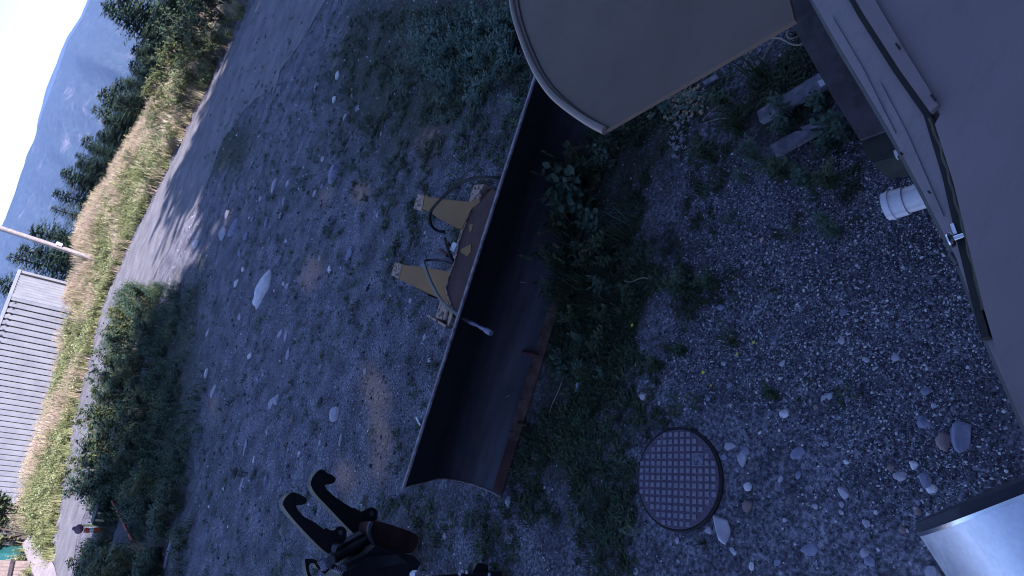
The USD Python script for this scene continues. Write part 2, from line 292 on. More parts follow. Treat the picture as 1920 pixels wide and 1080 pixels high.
M['path'] = plain('path', (0.26, 0.22, 0.27), (0.34, 0.29, 0.34), 3, 0.95)
M['mountain'] = mat('mountain', {
    'g': ('geometry', {}), 'n1': ('noise_texture', dict(scale=0.009, detail=8, roughness=0.7)), 'n2': ('noise_texture', dict(scale=0.055, detail=6, roughness=0.75)),
    'rock': ('rgb_ramp', dict(ramp=[(0.58, (0.0, 0.0, 0.0)), (0.70, (0.8, 0.8, 0.8))])), 'for': ('rgb_ramp', dict(ramp=[(0.34, (0.008, 0.016, 0.030)), (0.66, (0.058, 0.076, 0.10))])),
    'm': ('mix', dict(color2=(0.20, 0.17, 0.21))), 'p': ('principled_bsdf', dict(roughness=1.0, specular_ior_level=0.0))},
    [('g.position', 'n1.vector'), ('g.position', 'n2.vector'), ('n1.fac', 'rock.fac'), ('n2.fac', 'for.fac'), ('rock.color', 'm.fac'), ('for.color', 'm.color1'), ('m.color', 'p.base_color')])

# ------------------------------------------------------------------ terrain
LEFT = [(460, 35), (400, 150), (350, 250), (300, 350), (250, 450), (215, 530), (195, 580), (180, 640), (150, 760), (130, 880), (110, 1000), (98, 1080)]
RIGHT = [(590, 35), (520, 150), (430, 250), (370, 380), (310, 470), (270, 560), (230, 650), (210, 760), (185, 880), (150, 1000)]
Lw = [(60, -22), (30, 6), (13, 22)] + [tuple(at(*p)[:2]) for p in LEFT] + [(-15.6, 18), (-17, 6), (-24, -40)]
Rw = [(50, -26), (22, 2), (9, 13)] + [tuple(at(*p)[:2]) for p in RIGHT] + [(-12.6, 16), (-13.6, 6), (-19, -40)]
Lw = spline(np.array(Lw), 400); Rw = spline(np.array(Rw), 400)
_s = np.arange(400) * .28; _z = 0 * _s
Rw = Rw + np.c_[_z, 1.6 * (meshkit.fbm(np.c_[_s, _z, _z], 4, 17) - .5)] + np.c_[.5 * (meshkit.fbm(np.c_[_s * 2, _z, _z], 3, 18) - .5), _z]; Lw = Lw + np.c_[_z, .25 * (meshkit.fbm(np.c_[_s * 2.2, _z, _z], 3, 19) - .5)]
far_side = Polygon([tuple(p) for p in Lw] + [(-24, -9000), (-9000, -9000), (-9000, 9000), (9000, 9000), (9000, -9000), (60, -9000)]).buffer(0)
Lline = LineString(Lw)
road_poly = Polygon([tuple(p) for p in Lw] + [tuple(p) for p in Rw[::-1]]).buffer(0)
def beyond(x, y):
    pts = shapely.points(x, y); d = shapely.distance(pts, Lline)
    return np.where(shapely.contains_xy(far_side, x, y), d, -d)
def sstep(t): t = np.clip(t, 0, 1); return t * t * (3 - 2 * t)
def height(x, y):
    x = np.asarray(x, float); y = np.asarray(y, float); d = beyond(x, y)
    P = np.stack([x, y, np.zeros_like(x)], -1)
    inroad = shapely.contains_xy(road_poly, x, y)
    bump = np.where(inroad, 0, 0.05 * (meshkit.fbm(P * 0.9, 3, 3) - 0.5) + 0.03 * (meshkit.fbm(P * 4.0, 3, 5) - 0.5))
    Hb = np.interp(x, [-16, -13.5, -12, -9, -5, -2, 1, 4], [.4, .4, .55, 1.3, 1.35, .95, .5, .35])
    bank = 0.10 * sstep(d / 0.15) + Hb * sstep(d / np.interp(x, [-14, -9], [3.0, 6.0])) + 0.25 * sstep(d / 2) * (meshkit.fbm(P * 0.4, 3, 9) - 0.5)
    d0 = 7.5 + 22 * sstep((-x - 7) / 6)                        # a shelf for the shed on the left, a slope into the valley elsewhere
    dr = np.maximum(d - d0, 0); drop = -np.minimum(0.34 * dr * sstep(dr / 9), 330)
    bank = bank - (Hb + .7) * sstep((d - 3.5) / 5) * (1 - sstep((x + 9) / 3))
    return np.where(d > 0, bank + drop, bump * sstep(-d / 0.5))
def lines(lo, hi, step, out, grow=1.22):
    a = list(np.arange(lo, hi + 1e-6, step)); s = step
    b = [a[-1]]
    while b[-1] < out: s *= grow; b.append(b[-1] + s)
    s = step; c = [a[0]]
    while c[-1] > -out: s *= grow; c.append(c[-1] - s)
    return np.array(sorted(set(np.round(c[1:] + a + b[1:], 5))))
gx = np.unique(np.r_[lines(-24, 16, 0.4, 4400), np.arange(-5.6, 3.6, 0.1)])
gy = np.unique(np.r_[lines(-14, 46, 0.4, 4400), np.arange(0.2, 12, 0.1)])
GX, GY = np.meshgrid(gx, gy); GZ = height(GX.ravel(), GY.ravel())
nx_, ny_ = len(gx), len(gy)
from scipy.interpolate import RegularGridInterpolator
GRID = RegularGridInterpolator((gy, gx), GZ.reshape(ny_, nx_))
I, J = np.meshgrid(np.arange(nx_ - 1), np.arange(ny_ - 1)); q = (J * nx_ + I).ravel()
V = np.c_[GX.ravel(), GY.ravel(), GZ]; Fc = np.c_[q, q + 1, q + nx_ + 1, q + nx_]
ground = usdkit.mesh(stage, '/World/ground', (V, Fc), M['ground'], smooth=True)
tag(ground.GetPrim(), kind='structure')
def blob(x, y, px, py, rx, ry, z=0):
    """soft spot round the place seen at pixel px, py, with radii given in metres along and across the view"""
    c = at(px, py); return np.exp(-(((x - c[0]) / rx) ** 2 + ((y - c[1]) / ry) ** 2))
def green_mask(x, y):
    P = np.stack([x, y, 0 * x], -1)
    g = 0.25 + 0.55 * (meshkit.fbm(P * 0.8, 3, 21) - 0.35)
    for px, py, rx, ry, k in ((780, 140, 1.5, 2.0, .75), (900, 110, 1.2, 1.6, .6), (700, 60, 2.2, 2.5, .6), (430, 280, .9, 2.8, .95), (330, 620, 1.8, 3.0, .8), (300, 900, 2.0, 3.2, .9), (1120, 480, .55, .5, .9), (1080, 700, .5, .45, .75),
                              (1130, 600, .45, .4, .8), (1060, 860, .5, .4, .55), (1250, 200, .55, .4, .9), (1480, 190, .5, .35, .8), (1320, 540, .22, .18, .6), (1150, 300, .4, .4, .9), (760, 1000, .7, .5, .3), (1150, 960, .35, .3, .4)):
        g = g + k * blob(x, y, px, py, rx, ry)
    for px, py, rx, ry, k in ((1500, 560, .45, .35, 1.0), (1650, 560, .4, .3, .9), (1420, 400, .4, .3, .8), (1600, 850, .45, .35, .6), (1290, 640, .3, .2, .3)):
        g = g - k * blob(x, y, px, py, rx, ry)
    return np.clip(g, 0, 1)
def gravel_mask(x, y):
    g = 0 * x
    for px, py, rx, ry, k in ((1480, 480, .50, .42, 1.2), (1640, 520, .42, .36, 1.2), (1650, 660, .45, .34, 1.2), (1340, 520, .40, .32, .8), (1340, 330, .35, .30, .8), (1310, 640, .35, .3, .8), (1780, 650, .3, .3, .9), (1780, 880, .3, .3, .8), (1500, 90, .3, .3, .7), (1540, 300, .5, .3, .6), (1450, 640, .4, .3, .8), (1700, 380, .4, .4, .9)):
        g = g + k * blob(x, y, px, py, rx, ry)
    return np.clip(g, 0, 1)
def sand_mask(x, y):
    g = 0 * x
    for px, py, rx, ry, k in ((708, 740, .20, .38, 1.2), (712, 810, .15, .35, 1.1), (806, 262, .26, .4, 1.1), (677, 360, .18, .4, 1.1), (588, 500, .2, .5, .8), (575, 530, .16, .4, .8), (610, 365, .22, .4, .6), (710, 870, .22, .3, .8), (640, 890, .16, .25, .9), (400, 760, .2, .6, .6), (660, 900, .18, .25, .5), (690, 700, .2, .3, .5)):
        g = g + k * blob(x, y, px, py, rx, ry)
    return np.clip(g, 0, 1)
msk = np.c_[green_mask(V[:, 0], V[:, 1]), sand_mask(V[:, 0], V[:, 1]), gravel_mask(V[:, 0], V[:, 1])]
dd = beyond(V[:, 0], V[:, 1]); msk[dd > 0.3, 0] = 0.75; msk[dd > 30, 0] = 1; msk[dd > 0.3, 1] = 0.35
UsdGeom.PrimvarsAPI(ground).CreatePrimvar('masks', Sdf.ValueTypeNames.Color3fArray, 'vertex').Set(Vt.Vec3fArray.FromNumpy(msk.astype(np.float32)))

# road: a sheet a little above the ground
n = 400; rows = []
for i in range(n):
    for t in np.linspace(0, 1, 9):
        p = Lw[i] * (1 - t) + Rw[i] * t; rows.append((p[0], p[1], 0.012))
I, J = np.meshgrid(np.arange(8), np.arange(n - 1)); q = (J * 9 + I).ravel()
tag(part('gravel_road', (np.array(rows), np.c_[q, q + 1, q + 10, q + 9]), M['road']), kind='structure')

# side path beyond the road at the lower left of the picture
pa = [(88, 1080), (79, 1040), (69, 1005), (58, 985)]; pb = [(64, 1080), (60, 1040), (57, 1010), (55, 985)]
A = spline(np.array([at(*p, 0.30) for p in [(104, 1200)] + pa]), 60); B = spline(np.array([at(*p, 0.30) for p in [(72, 1200)] + pb]), 60); rows = []
for i in range(60):
    for t in np.linspace(0, 1, 5):
        p = A[i] * (1 - t) + B[i] * t; rows.append((p[0], p[1], float(GRID((p[1], p[0]))) + 0.03))
I, J = np.meshgrid(np.arange(4), np.arange(59)); q = (J * 5 + I).ravel()
tag(part('path', (np.array(rows), np.c_[q, q + 1, q + 6, q + 5]), M['path']), kind='structure')

# mountains: ridge outlines read as azimuth and elevation, given a real distance and a real flank
def mountain(name, pix, R_ridge, R_foot, z_foot, seed, m, rough=1.0):
    ae = sorted((math.atan2(ray(*p)[0], ray(*p)[1]), math.atan2(ray(*p)[2], math.hypot(*ray(*p)[:2]))) for p in pix)
    az0, el0 = np.array(ae).T
    az = np.linspace(-1.25, 1.25, 420); el = np.interp(az, az0, el0)
    w = np.exp(-np.maximum(np.maximum(az0[0] - az, az - az0[-1]), 0) / 0.35)
    el = el * w + 0.028 * (1 - w)
    tt = np.linspace(0, 1.5, 90); AZ, T = np.meshgrid(az, tt)
    Rr = R_foot + (R_ridge - R_foot) * T
    zr = CAM_H + R_ridge * np.tan(np.interp(AZ, az, el))
    prof = np.where(T <= 1, np.clip(T, 0, 1) ** 0.8, 1 - (T - 1) * 0.7)
    P = np.stack([Rr * np.sin(AZ), Rr * np.cos(AZ), 0 * Rr], -1)
    gul = meshkit.fbm(np.stack([AZ * 26, T * 2.2, 0 * T], -1), 5, seed) - 0.5
    Z = z_foot + (zr - z_foot) * prof + rough * (150 * gul * np.sin(np.clip(T, 0, 1) * math.pi) + 22 * (meshkit.fbm(P * 0.012, 4, seed + 1) - 0.5) * (0.35 + np.sin(np.clip(T, 0, 1) * math.pi)))
    P[..., 2] = Z; n0 = len(az); I, J = np.meshgrid(np.arange(n0 - 1), np.arange(len(tt) - 1)); q = (J * n0 + I).ravel()
    tag(part(name, (P.reshape(-1, 3), np.c_[q, q + 1, q + n0 + 1, q + n0]), m, smooth=True), kind='structure')
mountain('mountain', [(155, 32), (125, 80), (110, 130), (90, 180), (75, 220), (62, 265), (50, 290), (45, 310), (30, 350), (12, 400), (0, 428), (-20, 470), (-50, 540)], 3000, 1300, -330, 4, M['mountain'])
mountain('distant_ridge', [(150, 32), (125, 68), (100, 130), (84, 170), (70, 225), (60, 300), (40, 400), (10, 480)], 4500, 3900, -260, 8, M['mountain'], 0.6)

# haze
_lo = min(UsdGeom.Mesh(stage.GetPrimAtPath('/World/' + k_)).GetExtentAttr().Get()[0][2] if UsdGeom.Mesh(stage.GetPrimAtPath('/World/' + k_)).GetExtentAttr().Get() else min(p_[2] for p_ in UsdGeom.Mesh(stage.GetPrimAtPath('/World/' + k_)).GetPointsAttr().Get()) for k_ in ('ground', 'mountain', 'distant_ridge')) - 1
_hi = max(max(p_[2] for p_ in UsdGeom.Mesh(stage.GetPrimAtPath('/World/' + k_)).GetPointsAttr().Get()) for k_ in ('mountain', 'distant_ridge')) + 2
_ex = max(abs(gx).max(), abs(gy).max(), 4500 + 600 * .5 + 60) + 20
V8 = trimesh.creation.box((2 * _ex, 2 * _ex, _hi - _lo)); V8.apply_translation((0, 0, (_hi + _lo) / 2))
hz = mat('haze', {'v': ('principled_volume', dict(color=(0.34, 0.50, 1.0), density=0.00014, anisotropy=0.0))}, [], surface=None, volume='v.volume')
tag(part('haze', V8, hz), kind='stuff')


# ------------------------------------------------------------------ shelter under the camera
ZR = 2.40
EDGE = [(1540, 30), (1690, 285), (1735, 370), (1800, 500), (1850, 640), (1915, 790)]
ew = np.array([at(*p, ZR)[:2] for p in EDGE])
ce = ew.mean(0); _, _, vt = np.linalg.svd(ew - ce); AX = vt[0] * np.sign(vt[0][0]); NN = np.array([-AX[1], AX[0]])     # along the wall, outward
def w2(a, nn): return ce + AX * a + NN * nn
n_cam = float(np.dot(-ce, NN)); a_cam = float(np.dot(-ce, AX))
sh = thing('equipment_shelter', 'tan metal equipment shelter whose flat roof edge fills the right side', 'shelter')
def slab(ptsxy, z0, z1):
    m = trimesh.creation.extrude_polygon(Polygon(ptsxy).buffer(0), z1 - z0, engine='earcut'); m.apply_translation((0, 0, z0)); return m
A0, A1, NB = -3.2, 5.2, -4.2
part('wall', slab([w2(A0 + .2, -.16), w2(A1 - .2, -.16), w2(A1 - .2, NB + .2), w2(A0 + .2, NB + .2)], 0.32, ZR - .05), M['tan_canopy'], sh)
bow = spline(np.vstack([w2(A0, -.02), [at(*p, ZR)[:2] for p in EDGE[::-1]], w2(np.dot(at(1400, -240, ZR)[:2] - ce, AX), -.01), w2(A1, -.02)]), 50)
fl = part('roof_flange', slab([tuple(p) for p in bow] + [w2(A1, NB), w2(A0, NB)], ZR - .05, ZR), M['tan_flange'], sh)
# lines pressed in the flange
def strip(pix, z, w, h=0.006):
    P = [at(*p, z) for p in pix]; return cat([bar(P[i], P[i + 1], w, h) for i in range(len(P) - 1)])
part('seam', strip([(1562, 32), (1620, 130), (1680, 250)], ZR + .0005, 0.0016, .003), M['pressed_line'], fl)
part('seam', strip([(1652, 155), (1702, 250), (1770, 405)], ZR + .0005, 0.0014, .003), M['pressed_line'], fl)
part('drip_edge', tube(np.c_[bow + NN * .004, np.full(50, ZR - .04)], .009, 6), M['galv_dark'], fl)
# upper roof sheet, its edge stepping at the joint, with a dark gap and wavy seal below
Z2 = ZR + .055
e1 = [at(*p, Z2) for p in [(1420, -340), (1530, -130), (1622, 30), (1690, 135), (1747, 214)]]
e2 = [at(*p, Z2) for p in [(1752, 232), (1788, 345), (1815, 460), (1846, 585), (1880, 700)]]
far_a = [np.r_[w2(A1, -.6), Z2], np.r_[w2(A1, NB), Z2]]
def outward_edge(P): return [tuple(p[:2]) for p in P]
fold = [tuple(at(*p, Z2)[:2]) for p in [(1762, 199), (1712, 118), (1660, 32), (1570, -130), (1462, -340)]]
rp1 = slab(outward_edge(e1) + fold, Z2 - .004, Z2 + .008)
inset = [tuple(at(*p, Z2)[:2]) for p in [(1450, -340), (1555, -130), (1646, 30), (1708, 135), (1762, 214)]]
rp2 = slab(inset + outward_edge(e2) + [tuple(at(1990, 900, Z2)[:2]), tuple(w2(a_cam - 1.6, -.9)), tuple(w2(a_cam - 1.6, NB)), tuple(w2(A1, NB)), tuple(w2(A1, -.9))], Z2 - .026, Z2 - .002)
part('roof_sheet', rp2, M['tan_roof'], sh)
rs = part('roof_strip', rp1, M['tan_strip'], sh)
for a_, b_ in (((1680, 82), (1687, 91)), ((1746, 178), (1754, 188))):
    part('slot', bar(at(*a_, Z2 + .014), at(*b_, Z2 + .014), .0045, .005), M['black_gap'], rs)
part('gap', strip([(1420, -340), (1530, -130), (1616, 30), (1683, 135), (1741, 217), (1776, 330), (1806, 460), (1838, 590), (1851, 635)], ZR + .012, .013, .022), M['black_gap'], sh)
wv = [at(x, y, Z2 - .01) for x, y in [(1744, 222), (1752, 240), (1758, 258), (1767, 275), (1770, 296), (1780, 318), (1783, 338), (1791, 360), (1795, 382), (1804, 404), (1807, 424), (1815, 446), (1818, 470), (1827, 496), (1832, 522), (1840, 552), (1846, 580)]]
part('rubber_seal', tube(wv, 0.0055, 6, 90), M['seal'], sh)
for px, r_ in (((1812, 338), .0032), ((1690, 288), .0025), ((1742, 360), .002)):
    part('screw', trimesh.creation.cylinder(r_, .008, transform=trimesh.transformations.translation_matrix(at(*px, Z2 + .001 if r_ > .004 else ZR + .004)), sections=10), M['black_gap'], sh)
# latch at the flange
kn = at(1776, 452, ZR + .03); k2 = at(1802, 443, ZR + .03)
dk = (k2 - kn) / np.linalg.norm(k2 - kn)
prof = np.array([(0, 0), (.010, 0), (.016, .003), (.017, .006), (.014, .010), (.006, .013), (.005, .040), (0, .040)])
kb = trimesh.creation.revolve(prof, sections=24)
kb.apply_transform(trimesh.geometry.align_vectors([0, 0, 1], dk)); kb.apply_translation(kn)
part('latch_knob', kb, M['chrome'], sh, smooth=30)
part('latch_pin', tube([at(1786, 421, ZR + .02), at(1793, 440, ZR + .02)], .006, 12), M['chrome'], sh, smooth=30)
part('latch_plate', bar(at(1795, 452, ZR + .006), at(1806, 436, ZR + .006), .02, .006), M['galv_dark'], sh)
part('latch_rod', tube([at(1782, 475, ZR - .03), at(1797, 495, ZR - .03)], .006, 8), M['galv_dark'], sh)

# white drain pipe out of the wall
pz = 1.20
q0 = at(1661, 388, pz); q1 = at(1742, 363, pz); dq = (q1 - q0); dq[2] = 0; dq /= np.linalg.norm(dq)
pp = thing('drain_pipe', 'white plastic drain pipe stub sticking out below the tan roof edge', 'pipe')
R_ = .052
def ring(s0, s1, r0, r1=None, sec=28):
    return tube([q0 + dq * s0, q0 + dq * s1], [r0, r1 or r0], sec)
part('pipe', ring(.075, .42, R_), M['pvc'], pp, smooth=30)
col = part('collar', ring(0.0, .075, R_ + .006), M['pvc'], pp, smooth=30)
part('bead', ring(.016, .026, R_ + .010), M['pvc'], col, smooth=30)
part('groove', ring(.074, .078, R_ + .0015), M['pvc_shade'], col, smooth=30)
part('bore', ring(-.001, .002, R_ - .004), M['black_gap'], pp)

# skid timbers below the shelter
tb = thing('timber_skid', 'long dark squared timber lying on the gravel under the shelter edge', 'timber')
def quad_prism(pix, z1, z0): return extrude_pts([at(*p, z1) for p in pix], (0, 0, z0 - z1))
part('beam', quad_prism([(1470, 20), (1420, -90), (1480, -120), (1555, 30), (1625, 150), (1676, 238), (1612, 262), (1560, 180)], .26, -.02), M['timber'], tb)
t2 = thing('timber_block', 'dark olive timber block butted against the end of the long skid timber', 'timber')
part('block', quad_prism([(1613, 262), (1677, 240), (1700, 288), (1636, 306), (1622, 290)], .24, -.02), M['timber_dark'], t2)
t3 = thing('white_cap', 'small white rust-stained cap at the end of the timber block', 'cap')
part('cap', tube([at(1680, 291, .27), at(1697, 284, .27)], .03, 12), M['white_part'], t3, smooth=30); part('stain', tube([at(1684, 296, .285), at(1694, 292, .285)], .012, 6), M['rust'], t3)

# canopy with a rolled rim
ZC = 2.02
cp = thing('door_canopy', 'tan sheet metal canopy with a curved rolled rim hanging over the plow blade', 'canopy')
rim = [(1135, 245), (1102, 228), (1068, 205), (1040, 182), (1016, 152), (997, 118), (983, 84), (971, 50), (962, 15), (957, -40), (958, -110), (970, -190), (1000, -270)]
rimw = spline(np.array([at(*p, ZC) for p in rim]), 60)
back = [at(1000, -270, ZC), np.r_[w2(3.2, -.16), ZC], np.r_[w2(1.9, -.16), ZC], at(1490, 40, ZC), at(1310, 143, ZC)]
back = [at(1380, -420, ZC), at(1490, 38, ZC), at(1310, 143, ZC)]
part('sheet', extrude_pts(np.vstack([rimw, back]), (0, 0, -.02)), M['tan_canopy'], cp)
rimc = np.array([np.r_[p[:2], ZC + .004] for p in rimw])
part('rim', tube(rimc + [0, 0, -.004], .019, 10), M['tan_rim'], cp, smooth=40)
inner = spline(np.array([at(*p, ZC + .003) for p in [(1140, 238), (1106, 220), (1074, 197), (1048, 174), (1025, 146), (1007, 113), (993, 80), (981, 46), (973, 12), (968, -40)]]), 40)
part('fold', tube(inner, .004, 6), M['black_gap'], cp)
for p in ((1400, 0), (1460, -60)):
    b_ = at(*p, ZC - .02); part('bracket', bar(b_, np.r_[w2(np.dot(b_[:2] - ce, AX), -.17), 1.75], .03, .03), M['galv_dark'], cp)

# round sheet metal duct near the lens
du = thing('metal_duct', 'bright round sheet metal duct with a dark end in the lower right corner', 'duct')
D0 = at(2022, 877.9, 2.86); dd0 = np.array([-.6254, -.7541, -.2005])
def dring(s0, s1, r0, r1=None): return tube([D0 + dd0 * s0, D0 + dd0 * s1], [r0, r1 or r0], 96)
DR = .1777
part('duct_shell', dring(0.0, .8, DR), M['galv'], du, smooth=30)
part('end_cap', dring(-.012, .0, DR - .004, DR - .001), M['duct_end'], du, smooth=30)
part('hem', dring(-.002, .002, DR + .0008), M['chrome'], du, smooth=30)
du_ = np.cross(dd0, [0, 0, 1]); du_ /= np.linalg.norm(du_); dv_ = np.cross(du_, dd0); sv = (-du_ * .35 + dv_ * .94); sv /= np.linalg.norm(sv)
part('seam', tube([D0 + DR * sv, D0 + dd0 * .8 + DR * sv], .0012, 5), M['galv'], du)
bk = D0 + dd0 * .55
part('bracket', bar(bk - [0, 0, DR], np.r_[w2(np.dot(bk[:2] - ce, AX) , -.3), ZR], .04, .01), M['galv_dark'], du)

# ------------------------------------------------------------------ snow plow blade
B0 = at(945, 932, 0.0); E = at(1050, 600, 0) - B0; E[2] = 0; E /= np.linalg.norm(E)
Tq = at(1000, 140, .97) - at(757, 915, .97); Tq[2] = 0; Tq /= np.linalg.norm(Tq); E = E + Tq; E /= np.linalg.norm(E)
NF = np.array([-E[1], E[0], 0]); PRZ = math.atan2(E[1], E[0])
RL = np.array([E, NF, [0, 0, 1]])
def pl(p): return RL @ (np.asarray(p, float) - B0)
def PM(m):
    m = m.copy(); m.vertices = (m.vertices - B0) @ RL.T; return m
plow = thing('snow_plow_blade', 'long dark curved snow plow blade lying in the weeds across the yard', 'plow blade', B0, PRZ)
pr = np.array([pl(onplane(*p, B0, E))[1:] for p in [(757, 915), (778, 908), (800, 903), (840, 899), (880, 901), (915, 913), (945, 932)]])[::-1]
pr = np.array([(0, .035), (.09, .055), (.19, .105), (.275, .20), (.318, .32), (.312, .45), (.235, .62), (.153, .731), (.036, .911), (-.097, 1.086)]); LEN = 3.75
prs = spline(pr, 26)
def loft(prof, x0, x1, th, nseg=30):
    tg = np.gradient(prof, axis=0); tg /= np.linalg.norm(tg, axis=1, keepdims=True); nb = np.c_[tg[:, 1], -tg[:, 0]]      # points away from the camera side
    if nb[len(nb) // 2][0] < 0: nb = -nb
    lp = np.vstack([prof, (prof + nb * th)[::-1]]); k = len(lp); xs = np.linspace(x0, x1, nseg)
    V = np.array([(x, p[0], p[1]) for x in xs for p in lp]); F_ = []
    for i in range(nseg - 1):
        for j in range(k):
            j2 = (j + 1) % k; F_ += [(i * k + j, i * k + j2, (i + 1) * k + j2), (i * k + j, (i + 1) * k + j2, (i + 1) * k + j)]
    m_ = len(prof)
    for i, fl_ in ((0, 1), (nseg - 1, -1)):
        for j in range(m_ - 1):
            a_, b_, c_, d_ = i * k + j, i * k + j + 1, i * k + (k - 2 - j), i * k + (k - 1 - j); F_ += [(a_, b_, c_)[::fl_], (a_, c_, d_)[::fl_]]
    m = trimesh.Trimesh(V, np.array(F_), process=False); m.fix_normals(); return m
part('mouldboard', loft(prs, 0, LEN, .014), M['blade'], plow, smooth=35)
top = prs[-1]
part('top_edge', bar((-.004, top[0] + .004, top[1] + .003), (LEN, top[0] + .004, top[1] + .003), .026, .016), M['edge_steel'], plow)
part('end_edge', tube([(0.0, p[0], p[1]) for p in prs], .009, 6), M['edge_steel'], plow)
ed = prs[(prs[:, 0] < .125) & (prs[:, 1] < .12)]
part('cutting_edge', loft(ed + [-.012, .018], .50, LEN, .020), M['rust'], plow, smooth=20)
part('cutting_edge', loft(ed[:max(3, int(len(ed) * .6))] + [-.004, .007], .02, .495, .008), M['rust_dark'], plow, smooth=20)
for bx in np.arange(.56, LEN, .30):
    yy = .075; zz = float(np.interp(yy, ed[:, 0], ed[:, 1])) + .03
    part('bolt', trimesh.creation.cylinder(.012, .012, sections=8, transform=trimesh.transformations.translation_matrix((bx, yy, zz)) @ trimesh.transformations.rotation_matrix(.4, [1, 0, 0])), M['rust_dark'], plow)
def on_face(px, off=-.01):
    """point on the blade face seen at the pixel"""
    d = ray(*px); dl = RL @ d; o = pl(C0); ts = np.linspace(2, 9, 1400); P = o + ts[:, None] * dl
    f = P[:, 1] - np.interp(P[:, 2], prs[:, 1], prs[:, 0]); k = np.argmax(f > off) if (f > off).any() else 700
    return P[k]
part('rusty_lug', tube([on_face((980, 659)), on_face((992, 662)) + [0, -.03, .02], on_face((1018, 669))], [.012, .024, .010], 7, 12), M['rust_dark'], plow)
part('rusty_lug', tube([on_face((968, 792)), on_face((982, 795)) + [0, -.02, .01], on_face((996, 800))], [.008, .018, .008], 7, 12), M['rust_dark'], plow)
for a_, b_ in (((976, 529), (985, 530)), ((1013, 516), (1018, 522)), ((948, 745), (955, 741))):
    part('straw_bit', tube([on_face(a_, -.015), on_face(b_, -.015)], .003, 4), M['cane'], plow)
Z1 = .50
def zpix(s, ox, oy, pts): return [(ox + x / s, oy + y / s) for x, y in pts]
a1 = zpix(7.2, 730, 310, [(390, 390), (470, 400), (540, 430), (820, 470), (1060, 490), (1100, 500), (1130, 450), (1220, 460), (1220, 500), (1120, 570), (1050, 700), (980, 860), (900, 840), (650, 710), (590, 660), (480, 600), (330, 575)])
a2 = zpix(5.4, 720, 440, [(115, 280), (225, 310), (350, 325), (670, 375), (625, 540), (655, 670), (640, 690), (550, 640), (440, 590), (330, 535), (190, 470), (130, 440), (75, 405)])
tip1 = zpix(7.2, 730, 310, [(384, 386), (470, 396), (440, 604), (325, 578)]); tip2 = zpix(5.4, 720, 440, [(112, 277), (180, 297), (150, 446), (72, 407)])
for pts, tip in ((a1, tip1), (a2, tip2)):
    arm = part('push_arm', PM(extrude_pts([at(*p, Z1) for p in pts], (0, 0, -.03))), M['plow_yellow'], plow)
    part('arm_end', PM(extrude_pts([at(*p, Z1 + .004) for p in tip], (0, 0, -.06))), M['peeling'], arm)
    c_ = np.mean([at(*p, Z1) for p in tip], 0); e_ = np.mean([at(*p, Z1) for p in pts[6:11]], 0)
    part('arm_web', PM(extrude_pts([c_ - [0, 0, .04], e_ - [0, 0, .04], e_ - [0, 0, Z1], e_ * .7 + c_ * .3 - [0, 0, Z1]], np.cross((e_ - c_) / np.linalg.norm(e_ - c_), [0, 0, 1]) * .03)), M['rust_dark'], arm)
bz = Z1 - .035
bma, bmb = at(897, 345, bz), at(824, 598, bz)
beam = part('cross_beam', PM(bar(bma + [0, 0, -.08], bmb + [0, 0, -.08], .20, .16, bev=.012)), M['peeling'], plow)
part('end_plate', PM(extrude_pts([at(*p, bz + .006) for p in [(799, 592), (803, 590), (838, 611), (834, 614)]], (0, 0, -.18))), M['peeling'], beam)
part('flange', PM(extrude_pts([at(*p, bz + .012) for p in [(843, 575), (849, 588), (842, 611), (838, 609), (842, 590)]], (0, 0, -.03))), M['peeling'], beam)
web = [(919, 356), (913, 366), (884, 393), (869, 430), (860, 455), (856, 481), (845, 510), (836, 541), (842, 562), (850, 582), (856, 600), (900, 470), (940, 360)]
part('backing_plate', PM(extrude_pts([at(*p, .62) for p in web], (0, 0, -.025))), M['rust_dark'], plow)
part('backing_lip', PM(tube([at(*p, .625) for p in web[2:10]], .008, 6)), M['peeling'], plow)
part('paint_patch', PM(extrude_pts([at(*p, .624) for p in zpix(5.4, 720, 440, [(775, 150), (880, 95), (880, 170), (840, 220), (780, 180)])], (0, 0, -.003))), M['plow_yellow'], plow)
part('paint_patch', PM(extrude_pts([at(*p, .624) for p in zpix(7.2, 730, 310, [(1075, 800), (1130, 790), (1110, 880), (1080, 900)])], (0, 0, -.003))), M['plow_yellow'], plow)
part('bracket', PM(bar(at(850, 462, .52), at(857, 467, .52), .09, .05)), M['white_part'], plow)
part('fitting', PM(tube([at(834, 447, .5), at(838, 456, .5)], .014, 8)), M['white_part'], plow)
h1 = part('hose', PM(tube([at(945, 333, .82), at(926, 333, .86), at(905, 332, .86), at(880, 336, .84), at(855, 348, .80), at(835, 365, .76), at(815, 386, .70), at(806, 405, .64), at(809, 423, .58), at(819, 432, .52), at(834, 434, .46)], .017, 8, 70)), M['hose'], plow, smooth=60)
h2p = [at(848, 496, .60), at(835, 491, .66), at(815, 488, .74), at(799, 488, .82), at(796, 497, .88), at(802, 514, .92), at(815, 543, .96), at(830, 566, 1.0), at(845, 580, 1.02), at(862, 592, 1.02), at(882, 605, 1.00)]
h2 = part('hose', PM(tube(h2p, .015, 8, 80)), M['hose_worn'], plow, smooth=60)
for a_, b_, r_ in (((880, 604), (892, 609), .015), ((892, 609), (901, 614), .010), ((901, 614), (911, 619), .014), ((911, 619), (921, 625), .022)):
    part('coupling', PM(tube([at(*a_, 1.0), at(*b_, .99)], r_, 10)), M['fitting'], h2, smooth=30)
part('hose', PM(tube([at(834, 447, .5), at(838, 462, .56), at(846, 482, .58), at(852, 494, .54)], .016, 8, 30)), M['hose'], plow, smooth=60)
for a_, b_ in (((828, 470), (840, 480)), ((838, 455), (848, 470))):
    part('rust_bracket', PM(bar(at(*a_, .42), at(*b_, .42), .03, .05)), M['rust_dark'], plow)

